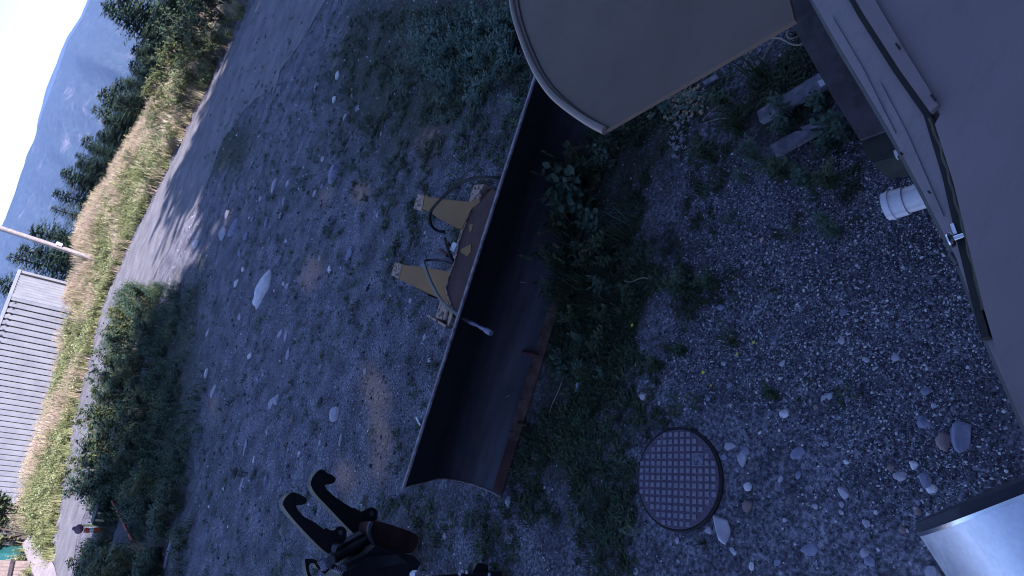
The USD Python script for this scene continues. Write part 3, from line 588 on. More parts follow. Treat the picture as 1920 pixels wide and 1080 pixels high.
# ------------------------------------------------------------------ black hitch with two hooks
P0 = at(800, 1064, 0.0); vd = np.array([P0[0], P0[1], 0]); vd /= np.linalg.norm(vd); nv = -vd; side = np.array([vd[1], -vd[0], 0])
def vp(px, off=0.0): return onplane(px[0], px[1], P0 + vd * off, nv)
hitch = thing('loader_hitch', 'black steel loader hitch with two upturned hooks and rusty end block', 'hitch')
Hs = 4.91
def hz_(pts): return [(500 + x / Hs, 860 + y / Hs) for x, y in pts]
def smooth_outline(pts, k=3):
    p = np.array(pts, float)
    for _ in range(k):       # corner cutting
        nxt = np.roll(p, -1, 0); p = np.stack([.75 * p + .25 * nxt, .25 * p + .75 * nxt], 1).reshape(-1, 2)
    return p
hookA = hz_([(405, 250), (408, 200), (440, 140), (490, 97), (530, 102), (555, 135), (600, 145), (642, 185), (625, 218), (580, 237), (545, 235), (535, 260), (565, 295), (620, 345), (700, 400), (800, 462), (812, 448), (830, 470), (880, 492), (915, 458), (965, 448), (1010, 480), (1025, 560), (950, 600), (930, 720), (860, 750), (700, 590), (560, 440), (450, 330)])
hookB = hz_([(150, 430), (150, 395), (185, 340), (240, 303), (290, 325), (340, 343), (380, 380), (352, 420), (300, 428), (272, 425), (275, 450), (300, 490), (350, 540), (450, 590), (530, 655), (545, 632), (570, 650), (610, 668), (640, 635), (685, 628), (730, 655), (742, 750), (600, 850), (585, 895), (470, 800), (280, 600), (180, 480)])
for out, off, lug in ((hookA, .30, (965, 508)), (hookB, .0, (680, 682))):
    o_ = smooth_outline(out, 2)
    hk = part('hook', extrude_pts([vp(p, off) for p in o_], vd * .085), M['black_steel'], hitch)
    lp = [vp(p, off - .012) for p in hz_([(lug[0] + 58 * math.cos(t), lug[1] + 60 * math.sin(t)) for t in np.linspace(0, 2 * math.pi, 24)[:-1]])]
    lg = part('lug', extrude_pts(lp, vd * .11), M['black_steel'], hk)
    lp = [vp(p, off - .016) for p in hz_([(lug[0] + 2 + 20 * math.cos(t), lug[1] - 2 + 24 * math.sin(t)) for t in np.linspace(0, 2 * math.pi, 16)[:-1]])]
    part('pin', extrude_pts(lp, vd * .01), M['grey_steel'], hk)
def vbar(a, b, off_a, off_b, w, h): return bar(vp(a, off_a), vp(b, off_b), w, h)
def Z(p): return hz_([p])[0]
part('cross_bar', vbar(Z((600, 880)), Z((860, 742)), .0, .30, .16, .05), M['grey_steel'], hitch)
part('cross_bar', tube([vp(Z((592, 935)), -.10), vp(Z((945, 745)), .2)], .045, 12), M['black_steel'], hitch, smooth=40)
part('deck_plate', extrude_pts([vp(Z(p), o) for p, o in (((620, 985), -.12), ((960, 800), .14), ((1040, 815), .14), ((900, 880), .0), ((700, 1000), -.14))], (0, 0, -.04)), M['grey_steel'], hitch)
part('cross_bar', tube([vp(Z((700, 1005)), -.22), vp(Z((905, 895)), -.02)], .04, 12), M['black_steel'], hitch, smooth=40)
rb = smooth_outline(hz_([(940, 600), (970, 570), (1040, 575), (1390, 690), (1400, 760), (1345, 885), (1180, 850), (1000, 795), (960, 745), (938, 680)]), 2)
eb = part('end_block', extrude_pts([vp(p, .10) for p in rb], vd * .22), M['rust_dark'], hitch)
fr = smooth_outline(hz_([(940, 600), (965, 575), (985, 600), (955, 650), (965, 720), (1000, 790), (975, 790), (945, 730), (932, 670)]), 2)
part('block_rim', extrude_pts([vp(p, .07) for p in fr], vd * .03), M['grey_steel'], eb)
bo = smooth_outline(hz_([(975, 610), (1005, 610), (1015, 650), (1000, 690), (975, 670)]), 2)
part('block_hole', extrude_pts([vp(p, .088) for p in bo], vd * .012), M['black_steel'], eb)
bd = hz_([(700, 1010), (900, 890), (1000, 800), (1180, 855), (1350, 890), (1420, 960), (1330, 1140), (1100, 1250), (760, 1250), (690, 1120)])
part('body', extrude_pts([vp(p, -.08) for p in bd], vd * .35), M['black_steel'], hitch)
part('body_lid', extrude_pts([vp(p, -.10) for p in hz_([(770, 1010), (930, 905), (1200, 880), (1300, 960), (1050, 1000), (940, 1010), (930, 1090), (780, 1090)])], vd * .02), M['blade'], hitch)
hc = smooth_outline(hz_([(350, 930), (360, 922), (450, 922), (470, 960), (510, 975), (500, 1015), (470, 1015), (440, 960), (400, 960), (385, 1000), (400, 1060), (440, 1130), (400, 1130), (365, 1050)]), 2)
part('hook', extrude_pts([vp(p, -.25) for p in hc], vd * .06), M['black_steel'], hitch, label='small third hook below the two large ones')
def coil(a, b, r, turns, off):
    a, b = vp(Z(a), off), vp(Z(b), off); d, u, v, L = frame(a, b); t = np.linspace(0, 1, turns * 14)
    return tube([a + d * L * s + r * (math.cos(2 * math.pi * turns * s) * u + math.sin(2 * math.pi * turns * s) * v) for s in t], .006, 6)
part('spring', coil((505, 925), (560, 1010), .038, 6, -.28), M['fitting'], hitch, smooth=60)
part('spring', coil((620, 995), (710, 1030), .030, 5, -.28), M['fitting'], hitch, smooth=60)
part('spring_rod', tube([vp(Z((520, 1060)), -.28), vp(Z((580, 1000)), -.28), vp(Z((700, 1060)), -.28)], .02, 8, 20), M['black_steel'], hitch, smooth=60)
# further ironwork of the same machine along the lower edge of the picture
P0 = at(960, 1110, 0.0); vd = np.array([P0[0], P0[1], 0]); vd /= np.linalg.norm(vd); nv = -vd
def vq(pts, off, th, m, nm, par=hitch, **k): return part(nm, extrude_pts([vp(p, off) for p in pts], vd * th), m, par, **k)
vq([(778, 1074), (783, 1069), (788, 1071), (789, 1110), (777, 1110)], 0, .07, M['white_part'], 'cover')
cr = vp((804, 1092), -.05); tor = trimesh.creation.torus(.042, .012, 32, 10); tor.apply_transform(trimesh.geometry.align_vectors([0, 0, 1], nv)); tor.apply_translation(cr)
part('ring', tor, M['cream'], hitch, smooth=True)
part('lower_frame', vbar((770, 1110), (930, 1096), 0.05, 0.05, .16, .2), M['black_steel'], hitch)
ib = smooth_outline([(889, 1056), (912, 1056), (916, 1066), (913, 1110), (884, 1110)], 1)
blk = vq(ib, 0, .12, M['black_steel'], 'link_block')
vq(smooth_outline([(876, 1062), (884, 1054), (888, 1060), (884, 1075), (878, 1078)], 2), -.02, .05, M['grey_steel'], 'link_eye', blk)
for p in ((867, 1071), (875, 1073), (862, 1076), (917, 1077)):
    part('bolt', trimesh.creation.icosphere(1, .014).apply_translation(vp(p, -.03)), M['white_part'], hitch)

# ------------------------------------------------------------------ manhole cover
mc = at(1272, 897, 0.0); ma = at(1340, 899, 0) - at(1212, 896, 0); mrz = math.atan2(ma[1], ma[0]); MR = .327
mh = thing('manhole_cover', 'round rusty iron manhole cover with rows of square studs', 'manhole cover', (mc[0], mc[1], .012), mrz)
part('cover', trimesh.creation.revolve(np.array([(0, -.02), (MR, -.02), (MR, .008), (MR - .004, .012), (0, .012)]), sections=72), M['iron'], mh)
part('frame_ring', trimesh.creation.revolve(np.array([(MR + .004, -.03), (MR + .018, -.03), (MR + .018, .000), (MR + .014, .003), (MR + .004, .002), (MR + .004, -.03)]), sections=72), M['black_gap'], mh)
pit = .0485
for i in range(-6, 7):
    for j in range(-6, 7):
        x, y = i * pit, -j * pit
        if math.hypot(x, y) > MR - .018 or (i in (3, 4) and j in (-3, -2)): continue
        b_ = trimesh.convex.convex_hull(np.array([(sx * w, sy * w, z) for sx in (-1, 1) for sy in (-1, 1) for w, z in ((.0155, .011), (.0145, .0185))]) + [x, y, 0])
        part('stud', b_, M['iron_stud'], mh)
b_ = trimesh.convex.convex_hull(np.array([(sx * w, sy * w, z) for sx in (-1, 1) for sy in (-1, 1) for w, z in ((.042, .011), (.041, .017))]) + [3.5 * pit, 2.5 * pit, 0])
pd = part('plate', b_, M['iron_stud'], mh)
rg = np.random.default_rng(77); gr = []
while len(gr) < 420:
    x, y = rg.uniform(-MR, MR, 2); r_ = math.hypot(x, y)
    if r_ > MR - .004 or rg.random() > (.18 + .8 * (r_ / MR) ** 3 + .3 * (x < -.1)): continue
    gr.append(trimesh.creation.icosahedron().apply_scale(rg.uniform(.0016, .0042)).apply_translation((x, y, .0135)))
gp = part('grit', cat(gr), M['stone_blue'], mh); tag(gp, kind='stuff')
rng = random.Random(4)
part('plate_grit', cat([trimesh.creation.icosphere(0, rng.uniform(.002, .005)).apply_translation((3.5 * pit + rng.uniform(-.035, .035), 2.5 * pit + rng.uniform(-.035, .035), .0175)) for _ in range(45)]), M['iron'], pd)

# ------------------------------------------------------------------ ground hits and plant builders
def hit(px, py, dz=0.0):
    d = ray(px, py); ts = np.linspace(1, 90, 2400); P = C0 + ts[:, None] * d
    f = P[:, 2] - height(P[:, 0], P[:, 1]) - dz; k = np.argmax(f < 0) if (f < 0).any() else len(f) - 1
    return P[k]
def ground_pt(p): return np.array([p[0], p[1], float(height(np.array([p[0]]), np.array([p[1]]))[0])])
class Tri:
    def __init__(s): s.v, s.f, s.n = [], [], 0
    def add(s, v, f):
        v = np.asarray(v, float); s.v.append(v); s.f.append(np.asarray(f, int) + s.n); s.n += len(v)
    def mesh(s): return trimesh.Trimesh(np.vstack(s.v), np.vstack(s.f), process=False)
def leaf_at(T, base, d, up, L, W, bend=0.25):
    d = d / np.linalg.norm(d); w = np.cross(d, up); nw = np.linalg.norm(w)
    w = w / nw if nw > 1e-6 else np.array([1.0, 0, 0]); u = np.cross(w, d)
    m_ = base + d * L * .5 + u * L * bend * .25
    T.add([base, base + d * L * .35 + w * W * .5 + u * L * .04, base + d * L * .35 - w * W * .5 + u * L * .04, base + d * L * .72 + w * W * .38 - u * L * bend * .2, base + d * L * .72 - w * W * .38 - u * L * bend * .2, base + d * L - u * L * bend * .55],
          [(0, 2, 1), (1, 2, 4), (1, 4, 3), (3, 4, 5)])
def blade_at(T, base, ang, L, W, lean):
    d = np.array([math.cos(ang), math.sin(ang), 0]); s_ = np.array([-d[1], d[0], 0]); ts = (0, .4, .75, 1.0); ws = (1, .85, .5, .06); V = []
    for t, w in zip(ts, ws):
        c = base + d * L * lean * t * t + np.array([0, 0, L * (t - .45 * lean * t * t)]); V += [c - s_ * W * w / 2, c + s_ * W * w / 2]
    T.add(V, [(0, 1, 3), (0, 3, 2), (2, 3, 5), (2, 5, 4), (4, 5, 7), (4, 7, 6)])
def grass_clump(seed, n, L, W, spread, heads=0):
    r = random.Random(seed); T = Tri()
    for _ in range(n):
        b = np.array([r.gauss(0, spread), r.gauss(0, spread), 0]); blade_at(T, b, r.uniform(0, 6.283), L * r.uniform(.5, 1.1), W * r.uniform(.7, 1.2), r.uniform(.1, .75))
    for _ in range(heads):
        b = np.array([r.gauss(0, spread), r.gauss(0, spread), 0]); a = r.uniform(0, 6.283); l = L * r.uniform(1.0, 1.4)
        blade_at(T, b, a, l, W * .6, .25)
        tip = b + np.array([math.cos(a), math.sin(a), 0]) * l * .25 + np.array([0, 0, l * .88])
        for k in range(5): leaf_at(T, tip + [0, 0, -.03 * k], np.array([r.gauss(0, .5), r.gauss(0, .5), 1.0]), np.array([1.0, .2, .1]), .05, .02)
    return T.mesh()
def weed_parts(seed, stems, H, L, W, spread=.35, per=14, droop=.2):
    """stems with alternate oval leaves"""
    r = random.Random(seed); T, S = Tri(), []
    for k in range(stems):
        a = r.uniform(0, 6.283); h = H * r.uniform(.6, 1.05); sp = spread * r.uniform(.4, 1.2) * H
        pts = [np.array([math.cos(a) * sp * t * t + r.gauss(0, .01), math.sin(a) * sp * t * t + r.gauss(0, .01), h * t]) for t in (0, .33, .66, 1.0)]
        pts[0][:2] = [r.gauss(0, .02), r.gauss(0, .02)]; pc = spline(np.array(pts), 12); S.append(tube(pc, np.linspace(.006, .002, 12) * (H / .5) ** .5, 4, cap=False))
        for i in range(per):
            t = .15 + .85 * (i + .5) / per; c = pc[min(11, int(t * 11))]; b = a + i * 2.4 + r.gauss(0, .3); el = r.uniform(.0, .8) + (.7 if t > .9 else 0)
            d = np.array([math.cos(b) * math.cos(el), math.sin(b) * math.cos(el), math.sin(el)])
            leaf_at(T, c, d, np.array([0, 0, 1.0]), L * r.uniform(.7, 1.15) * (1.05 - .35 * t), W * r.uniform(.8, 1.15), r.uniform(.1, .5) + droop * .3)
    return cat(S), T.mesh()
def shrub_parts(seed, H, R, L, W, n, stems=9):
    r = random.Random(seed); T, S = Tri(), []; tips = []
    for k in range(stems):
        a = r.uniform(0, 6.283); rad = R * math.sqrt(r.random()); h = H * r.uniform(.65, 1.0)
        pc = spline(np.array([[r.gauss(0, .05), r.gauss(0, .05), 0], [math.cos(a) * rad * .4, math.sin(a) * rad * .4, h * .45], [math.cos(a) * rad, math.sin(a) * rad, h]]), 8)
        S.append(tube(pc, np.linspace(.016, .004, 8) * H, 4, cap=False)); tips.append((pc, a))
        for q_ in range(3):
            i = r.randrange(3, 7); b = a + r.uniform(-1.5, 1.5); e_ = pc[i] + np.array([math.cos(b), math.sin(b), .7]) * R * .4 * r.uniform(.5, 1.1)
            tw = np.linspace(pc[i], e_, 5); S.append(tube(tw, np.linspace(.006, .002, 5) * H, 3, cap=False)); tips.append((tw, b))
    for _ in range(n):
        pc, a = tips[r.randrange(len(tips))]; i = r.randrange(len(pc) // 3, len(pc)); c = pc[i] + np.array([r.gauss(0, .07), r.gauss(0, .07), r.gauss(0, .06)]) * R
        b = r.uniform(0, 6.283); el = r.uniform(-.2, 1.0); leaf_at(T, c, np.array([math.cos(b) * math.cos(el), math.sin(b) * math.cos(el), math.sin(el)]), np.array([0, 0, 1.0]), L * r.uniform(.6, 1.2), W * r.uniform(.7, 1.2), r.uniform(0, .5))
    return cat(S), T.mesh()
def conifer_parts(seed, H=6.0, R=1.5, whorls=24, per=8):
    r = random.Random(seed); T = Tri(); ph = r.uniform(0, 6)
    for w in range(whorls):
        t = (w + .3) / whorls; z = H * (.08 + .90 * t); Rb = R * (1 - t) ** .68 * (1 + .25 * math.sin(t * 17 + ph)) + .10
        for k in range(per):
            if r.random() < .10: continue
            a = 6.283 * (k + r.uniform(-.4, .4)) / per + w * 1.3; L = Rb * r.uniform(.65, 1.15); dr_ = r.uniform(.05, .35) - .35 * t
            d = np.array([math.cos(a), math.sin(a), 0]); s_ = np.array([-d[1], d[0], 0]); nn_ = max(4, int(L / .16)); zz = z + r.gauss(0, .06)
            for i in range(nn_):
                u = (i + .6) / nn_; c = d * L * u + np.array([0, 0, zz - L * dr_ * u + .18 * L * u * u]); sz = (.30 * R * (1 - .55 * u) + .07) * r.uniform(.7, 1.2) * (.55 + .45 * (1 - t))
                for sg in (-1, 1):
                    v = d * .75 + s_ * sg * r.uniform(.5, 1.0) + np.array([0, 0, r.uniform(-.45, .25)]); leaf_at(T, c, v, np.array([r.gauss(0, .25), r.gauss(0, .25), 1.0]), sz, sz * .42, r.uniform(.1, .6))
            leaf_at(T, d * L * .9 + np.array([0, 0, zz - L * dr_ + .18 * L]), d + [0, 0, .25], np.array([0, 0, 1.0]), .22 * R + .05, .09 * R + .02, .1)
    for k in range(8): leaf_at(T, np.array([0, 0, H * (.93 + .007 * k)]), np.array([math.cos(k * 2.4), math.sin(k * 2.4), 1.6]), np.array([0, 0, 1.0]), .16, .05, .1)
    tr_ = tube(np.array([[0, 0, z] for z in np.linspace(-.3, H, 9)]), np.linspace(.10, .015, 9) * H / 6, 7)
    return tr_, T.mesh()
protos = {}
def plant(kind, parts, loc, rotz, scale, label, category, group=None, lab=None):
    """first of a kind is built, later ones refer to it"""
    if kind in protos:
        return thing(lab or kind.split('/')[0], label, category, loc, rotz, scale, group, ref=protos[kind])
    p = thing(lab or kind.split('/')[0], label, category, loc, rotz, scale, group)
    for nm, m, mt in parts(): part(nm, m, mt, p)
    protos[kind] = p; return p
def scatter(name, items, P, yaw, sc, idx, label=None, kind='stuff'):
    """one PointInstancer of the (mesh, material) items"""
    pi = UsdGeom.PointInstancer.Define(stage, '/World/' + name); rel = pi.CreatePrototypesRel()
    UsdGeom.Scope.Define(stage, '/World/%s/kinds' % name)
    for k, (m, mt) in enumerate(items):
        o = usdkit.mesh(stage, '/World/%s/kinds/kind_%03d' % (name, k), m, mt); rel.AddTarget(o.GetPath())
    pi.CreateProtoIndicesAttr(Vt.IntArray.FromNumpy(np.asarray(idx, np.int32))); pi.CreatePositionsAttr(Vt.Vec3fArray.FromNumpy(np.asarray(P, np.float32)))
    qh = np.zeros((len(P), 4)); qh[:, 0] = np.cos(np.asarray(yaw) / 2); qh[:, 3] = np.sin(np.asarray(yaw) / 2)
    pi.CreateOrientationsAttr(Vt.QuathArray([Gf.Quath(float(a), 0.0, 0.0, float(b)) for a, b in zip(qh[:, 0], qh[:, 3])]))
    sc = np.asarray(sc, float); sc = sc if sc.ndim == 2 else np.repeat(sc[:, None], 3, 1); pi.CreateScalesAttr(Vt.Vec3fArray.FromNumpy(sc.astype(np.float32)))
    tag(pi.GetPrim(), kind=kind, label=label); return pi
def scatter_px(n, boxes, dens, seed):
    r = np.random.default_rng(seed); out = []; tot = 0
    while tot < n:
        b = np.array(boxes, float)[r.integers(len(boxes), size=20000)]; px, py = r.uniform(b[:, 0], b[:, 2]), r.uniform(b[:, 1], b[:, 3])
        d = Fw + ((px - 960) / FOC)[:, None] * IX + ((py - 540) / FOC)[:, None] * IY; P = C0 - d * (CAM_H / d[:, 2])[:, None]
        k = r.random(20000) < dens(P[:, 0], P[:, 1], px, py); out.append(P[k]); tot += k.sum()
    P = np.vstack(out)[:n]; P[:, 2] = height(P[:, 0], P[:, 1]); return P
rng = np.random.default_rng(11)

# conifers along the far edge, read as tip pixel and distance
con = {k: (lambda k=k: [(nm, m, M[mt]) for nm, m, mt in zip(('trunk', 'crown'), conifer_parts(30 + k, 6.0, (1.5, 1.15, 1.8)[k]), ('bark', 'needles'))]) for k in range(3)}
CON0 = [((188, 4), 46, 'large sunlit spruce at the top edge against the blue mountain'), ((170, 203), 52, 'slim spruce whose tip sticks out furthest beside the mountain'), ((182, 172), 54, 'spruce with a pointed tip just right of the slimmest spruce'),
       ((150, 262), 50, 'spruce in the middle of the row under the bare mountain slope'), ((140, 290), 47, 'short spruce rising behind the dry grass below the middle spruce'), ((112, 322), 50, 'spruce with a thin crooked top at the centre of the row'),
       ((97, 360), 49, 'broad spruce with a blunt top above the utility pole'), ((102, 392), 47, 'low spruce close above the leaning utility pole'), ((52, 432), 52, 'spruce half hidden behind the leaning utility pole'),
       ((30, 466), 56, 'spruce seen between the utility pole and the pale shed'), ((12, 480), 58, 'dark spruce at the left edge behind the pale shed'), ((-10, 530), 60, 'spruce showing above the roof of the pale shed'), ((62, 470), 46, 'bushy spruce just right of the pale shed end'), ((90, 440), 46, 'small spruce behind the foot of the utility pole'),
       ((245, 90), 47, 'dark shaded spruce right of the large sunlit spruce'), ((232, 150), 50, 'dark spruce standing in the shade behind the sunlit bushes'), ((275, 55), 44, 'dark tree in shade near the top edge by the road'), ((310, 75), 42, 'dark low conifer in shade above the roadside bushes'), ((215, 195), 49, 'shaded spruce below the gap showing the mountain'), ((198, 245), 49, 'dark spruce right behind the pale dry stalks'), ((335, 40), 40, 'dark conifer at the top edge beside the road bend'), ((255, 190), 46, 'deep shaded conifer behind the sunlit bushes on the bank'), ((300, 105), 43, 'wide dark conifer behind the tallest sunlit bush'), ((270, 130), 45, 'dark conifer left of the wide dark conifer'), ((330, 75), 41, 'dark conifer touching the topmost bush'), ((222, 228), 47, 'shaded conifer above the pale dry stalks'), ((240, 120), 48, 'dark conifer in shade with the mountain right behind it'), ((365, 45), 39, 'dark conifer nearest the road at the top edge')]
names = ['just left of', 'just right of', 'in front of', 'filling the gap beside']
CON = list(CON0)
for k, (tip, D, lab) in enumerate(CON0):
    if k in (6, 7, 8, 9, 10, 11, 12, 13): continue
    for q_, (ox, oy) in enumerate(((16, 17), (30, -14))):
        CON.append(((tip[0] + ox + 3 * math.sin(k * 2.1), tip[1] + oy + 4 * math.cos(k * 1.7)), D - 1.5 - q_, ' '.join(('low dark conifer ' + ('left of the ' if q_ == 0 else 'right of the ') + lab).split()[:15]).removesuffix(' the').removesuffix(' behind')))
for k, (tip, D, lab) in enumerate(CON):
    tp = atdist(*tip, D); g = ground_pt(tp); h_ = max(tp[2] - g[2], 2.2)
    kk = k % 3
    plant('spruce/%d' % kk, con[kk], g, k * 1.7, (min(h_, 9) / 6 * 1.25 + .35, min(h_, 9) / 6 * 1.25 + .35, h_ / 6), lab, 'conifer', 'conifers along the far edge', lab='spruce_tree')

# tall trees behind the camera that shade the yard
TP, sc_ = [], []
for row, (t0, H0) in enumerate(((-10, 22.5), (-13.5, 24.5), (-17, 27))):
    for s0 in np.arange(-14, 52, 2.6):
        s1 = s0 + rng.normal(0, .5); t1 = t0 + rng.normal(0, .8); Hh = H0 * (.925 + .075 * float(sstep((s1 - 5) / 10))) * rng.uniform(.88, 1.05) * (1.0 + .04 * math.sin(s1 * .35))
        TP.append((-.6 * t1 + .8 * s1, .8 * t1 + .6 * s1, 0)); sc_.append((Hh / 6 * .85, Hh / 6 * .85, Hh / 6))
cmesh = [conifer_parts(60 + k, 6.0, 1.35, 22, 8) for k in range(2)]
scatter('forest', [(cat(list(c)), M['needles']) for c in cmesh], np.array(TP), rng.uniform(0, 6.28, len(TP)), np.array(sc_), rng.integers(0, 2, len(TP)))

# dry grass on the bank
N = 15000; gxs = rng.uniform(-19, 17, N * 4); gys = rng.uniform(16, 56, N * 4); dB = beyond(gxs, gys)
ok = (dB > 0.05) & (dB < 11 * np.clip(.55 + .04 * (gxs + 19), .45, 1)) & (rng.random(N * 4) < np.where(dB < 1, .9, .62))
pathpoly = Polygon([tuple(p[:2]) for p in A] + [tuple(p[:2]) for p in B[::-1]]).buffer(.02)
ok &= ~shapely.contains_xy(pathpoly, gxs, gys)
ok &= ~((gxs > 4.2) & (rng.random(N * 4) < .8))
gxs, gys = gxs[ok][:N], gys[ok][:N]; dB = beyond(gxs, gys); Pg = np.c_[gxs, gys, height(gxs, gys) - .02]
nz = meshkit.fbm(np.c_[gxs * .35, gys * .35, 0 * gxs], 3, 77)
dryness = np.clip(.05 + dB / 10 + (nz - .5) * 2.2, 0, 1); idx = np.where(rng.random(len(Pg)) < dryness, rng.integers(0, 3, len(Pg)), rng.integers(3, 5, len(Pg)))
def leafy(seed, H_, L, W, st=4): return weed_parts(seed, st, H_, L, W, .5, 10)[1]
cl = [(grass_clump(1, 20, .60, .020, .10, 7), M['grass_dry']), (grass_clump(2, 16, .52, .022, .12, 10), M['grass_pink']), (leafy(71, .5, .10, .055), M['leaf_lit']), (grass_clump(4, 22, .42, .026, .11, 1), M['grass_green']), (leafy(72, .40, .12, .06, 5), M['leaf_lit']), (leafy(73, .45, .09, .05, 5), M['grass_green'])]
idx = np.where(rng.random(len(Pg)) < dryness, rng.choice([0, 0, 1, 1, 2], len(Pg)), rng.choice([2, 3, 3, 4, 5, 5], len(Pg)))
scatter('tall_grass', cl, Pg, rng.uniform(0, 6.28, len(Pg)), rng.uniform(.7, 1.25, len(Pg)), idx)

# bushes on the sunlit bank
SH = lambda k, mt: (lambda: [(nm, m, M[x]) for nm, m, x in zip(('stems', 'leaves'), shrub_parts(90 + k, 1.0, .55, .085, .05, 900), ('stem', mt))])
for k, (px, s_, lab) in enumerate([((428, 92), 1.2, 'sunlit bush at the top of the bank where the road leaves the picture'), ((405, 125), 1.5, 'tall sunlit bush beside the road just below the topmost bush'), ((385, 160), 1.5, 'spreading yellow green bush at the bend of the road edge'), ((352, 150), 1.6, 'sunlit bush in front of the dark shaded trees'),
        ((365, 200), 1.3, 'olive bush close to the road edge above the grass'), ((330, 185), 1.5, 'bush with pale upright shoots in front of the dark trees'), ((318, 235), 1.2, 'last bush before the pale grassy slope begins'), ((290, 215), 1.4, 'bush on the bank crest beside the dry stalks'), ((345, 260), 1.0, 'low green bush at the road edge among dry grass'), ((300, 330), .9, 'small green bush at the road edge beside yellow flowers'), ((262, 300), .9, 'small bush halfway up the grassy slope'), ((375, 128), 1.7, 'broad sunlit bush behind the tall bush at the road'), ((412, 100), 1.4, 'dense bush close behind the topmost bush'), ((340, 215), 1.3, 'olive bush between the road edge and the pale shoots'), ((372, 175), 1.4, 'round bush at the inside of the road bend'), ((300, 190), 1.5, 'pale bush leaning toward the dark trees'), ((318, 290), .9, 'low yellow bush in dry grass at the road edge')]):
    g = ground_pt(hit(*px)); plant('bush/%d' % (k % 2), SH(k % 2, ('leaf_lit', 'leaf_olive')[k % 2]), g, k * 2.1, s_, lab, 'bush', 'bushes on the sunlit bank', lab='bank_bush')

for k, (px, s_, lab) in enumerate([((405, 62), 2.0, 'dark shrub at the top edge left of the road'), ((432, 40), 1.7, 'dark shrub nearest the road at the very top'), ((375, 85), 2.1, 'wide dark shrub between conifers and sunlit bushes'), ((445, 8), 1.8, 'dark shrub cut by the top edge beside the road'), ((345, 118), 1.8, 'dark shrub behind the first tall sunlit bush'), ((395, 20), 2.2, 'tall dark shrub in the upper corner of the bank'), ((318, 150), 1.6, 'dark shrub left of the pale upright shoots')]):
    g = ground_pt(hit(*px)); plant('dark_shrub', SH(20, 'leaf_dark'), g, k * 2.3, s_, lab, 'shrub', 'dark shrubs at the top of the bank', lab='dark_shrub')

# shaded bushes on the near side of the road
near = [((292, 575), 1.0), ((262, 612), 1.15), ((300, 628), .8), ((255, 655), 1.2), ((285, 690), 1.0), ((245, 705), 1.25), ((262, 745), 1.3), ((232, 770), 1.25), ((292, 770), .9), ((250, 815), 1.35), ((222, 850), 1.2), ((280, 850), 1.0), ((245, 890), 1.2), ((300, 905), .7), ((212, 905), 1.1), ((330, 960), .5), ((262, 1060), .9), ((228, 1070), .9), ((310, 1060), .55), ((200, 1062), .8), ((190, 905), .9), ((345, 930), .5)]
where = ['topmost', 'second', 'small third', 'fourth', 'fifth', 'sixth', 'tallest', 'wide', 'low inner', 'broad central', 'roadside central', 'inner', 'lower central', 'low yardside', 'lower roadside']
for k, (px, s_) in enumerate(near):
    g = ground_pt(hit(*px)); kd = k % 3
    if k < 15: lab = where[k] + ' shaded bush in the row between yard and sunlit road'
    else: lab = ['small weed bush in the shade at the lower left yard edge', 'bush below the fallen red pole', 'bush at the bottom edge left of the fallen red pole', 'small bush at the bottom edge of the shaded strip', 'bush at the bottom edge beside the sunlit road', 'bush just above the red and white marker post', 'small weed bush between red pole and bare gravel'][k - 15]
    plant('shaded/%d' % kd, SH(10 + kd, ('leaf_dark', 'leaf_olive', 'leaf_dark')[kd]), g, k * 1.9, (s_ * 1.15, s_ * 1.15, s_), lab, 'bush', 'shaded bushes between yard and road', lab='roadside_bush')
# rank grass under and beside these bushes
P_ = scatter_px(6000, [(150, 535, 460, 1110)], lambda x, y, px, py: np.clip((392 - .03 * (py - 560) + 60 * (meshkit.fbm(np.c_[x * .7, y * .7, 0 * x], 3, 61) - .5) * 2 - px) / 190, 0, 1) ** 1.5 * (meshkit.fbm(np.c_[x * 1.1, y * 1.1, 0 * x], 2, 62) > .40) * (beyond(x, y) < -4.4 - .9 * meshkit.noise(np.c_[x, y, 0 * x], 63)), 64); N = len(P_)
_q = P_ - C0; _w = _q @ Fw; _px, _py = 960 + FOC * (_q @ IX) / _w, 540 + FOC * (_q @ IY) / _w; nearpost = (_px > 140) & (_px < 300) & (abs(_py - 995 - (_px - 200) * .1) < 26)
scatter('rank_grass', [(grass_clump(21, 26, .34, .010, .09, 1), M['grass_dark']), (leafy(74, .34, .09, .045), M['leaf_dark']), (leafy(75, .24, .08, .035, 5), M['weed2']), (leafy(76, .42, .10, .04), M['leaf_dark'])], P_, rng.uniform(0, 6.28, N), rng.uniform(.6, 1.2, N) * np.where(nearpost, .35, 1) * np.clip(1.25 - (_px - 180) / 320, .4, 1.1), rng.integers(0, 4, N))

# ------------------------------------------------------------------ container, pole, fence and things by the road
zb = -0.25
def az_pt(px, R, z): p = atdist(*px, R); return np.array([p[0], p[1], z])
cA, cB = az_pt((66, 562), 42, zb), az_pt((20, 950), 49, zb)
dAB = cB - cA; Ls = np.linalg.norm(dAB); dAB /= Ls; away = np.array([-dAB[1], dAB[0], 0]);
if np.dot(away, cA) < 0: away = -away
Hs2, Ws = 4.15, 3.3
con_ = thing('metal_shed', 'long pale shed of corrugated metal beyond the grassy bank at the left edge', 'shed')
def corrugated(a, d, nrm, L, n, dep, z0, z1):
    pts = []
    for i in range(n):
        s0 = L * i / n; w = L / n
        for f, o in ((0, 0), (.56, 0), (.60, -dep), (.92, -dep), (.96, 0)): pts.append(a + d * (s0 + f * w) + nrm * o)
    pts.append(a + d * L); pts = np.array(pts); k = len(pts)
    V = np.vstack([pts + [0, 0, z0], pts + [0, 0, z1]]); V[:, 2] = np.r_[np.full(k, z0), np.full(k, z1)]
    i = np.arange(k - 1); return trimesh.Trimesh(V, np.vstack([np.c_[i, i + 1, i + k + 1], np.c_[i, i + k + 1, i + k]]), process=False)
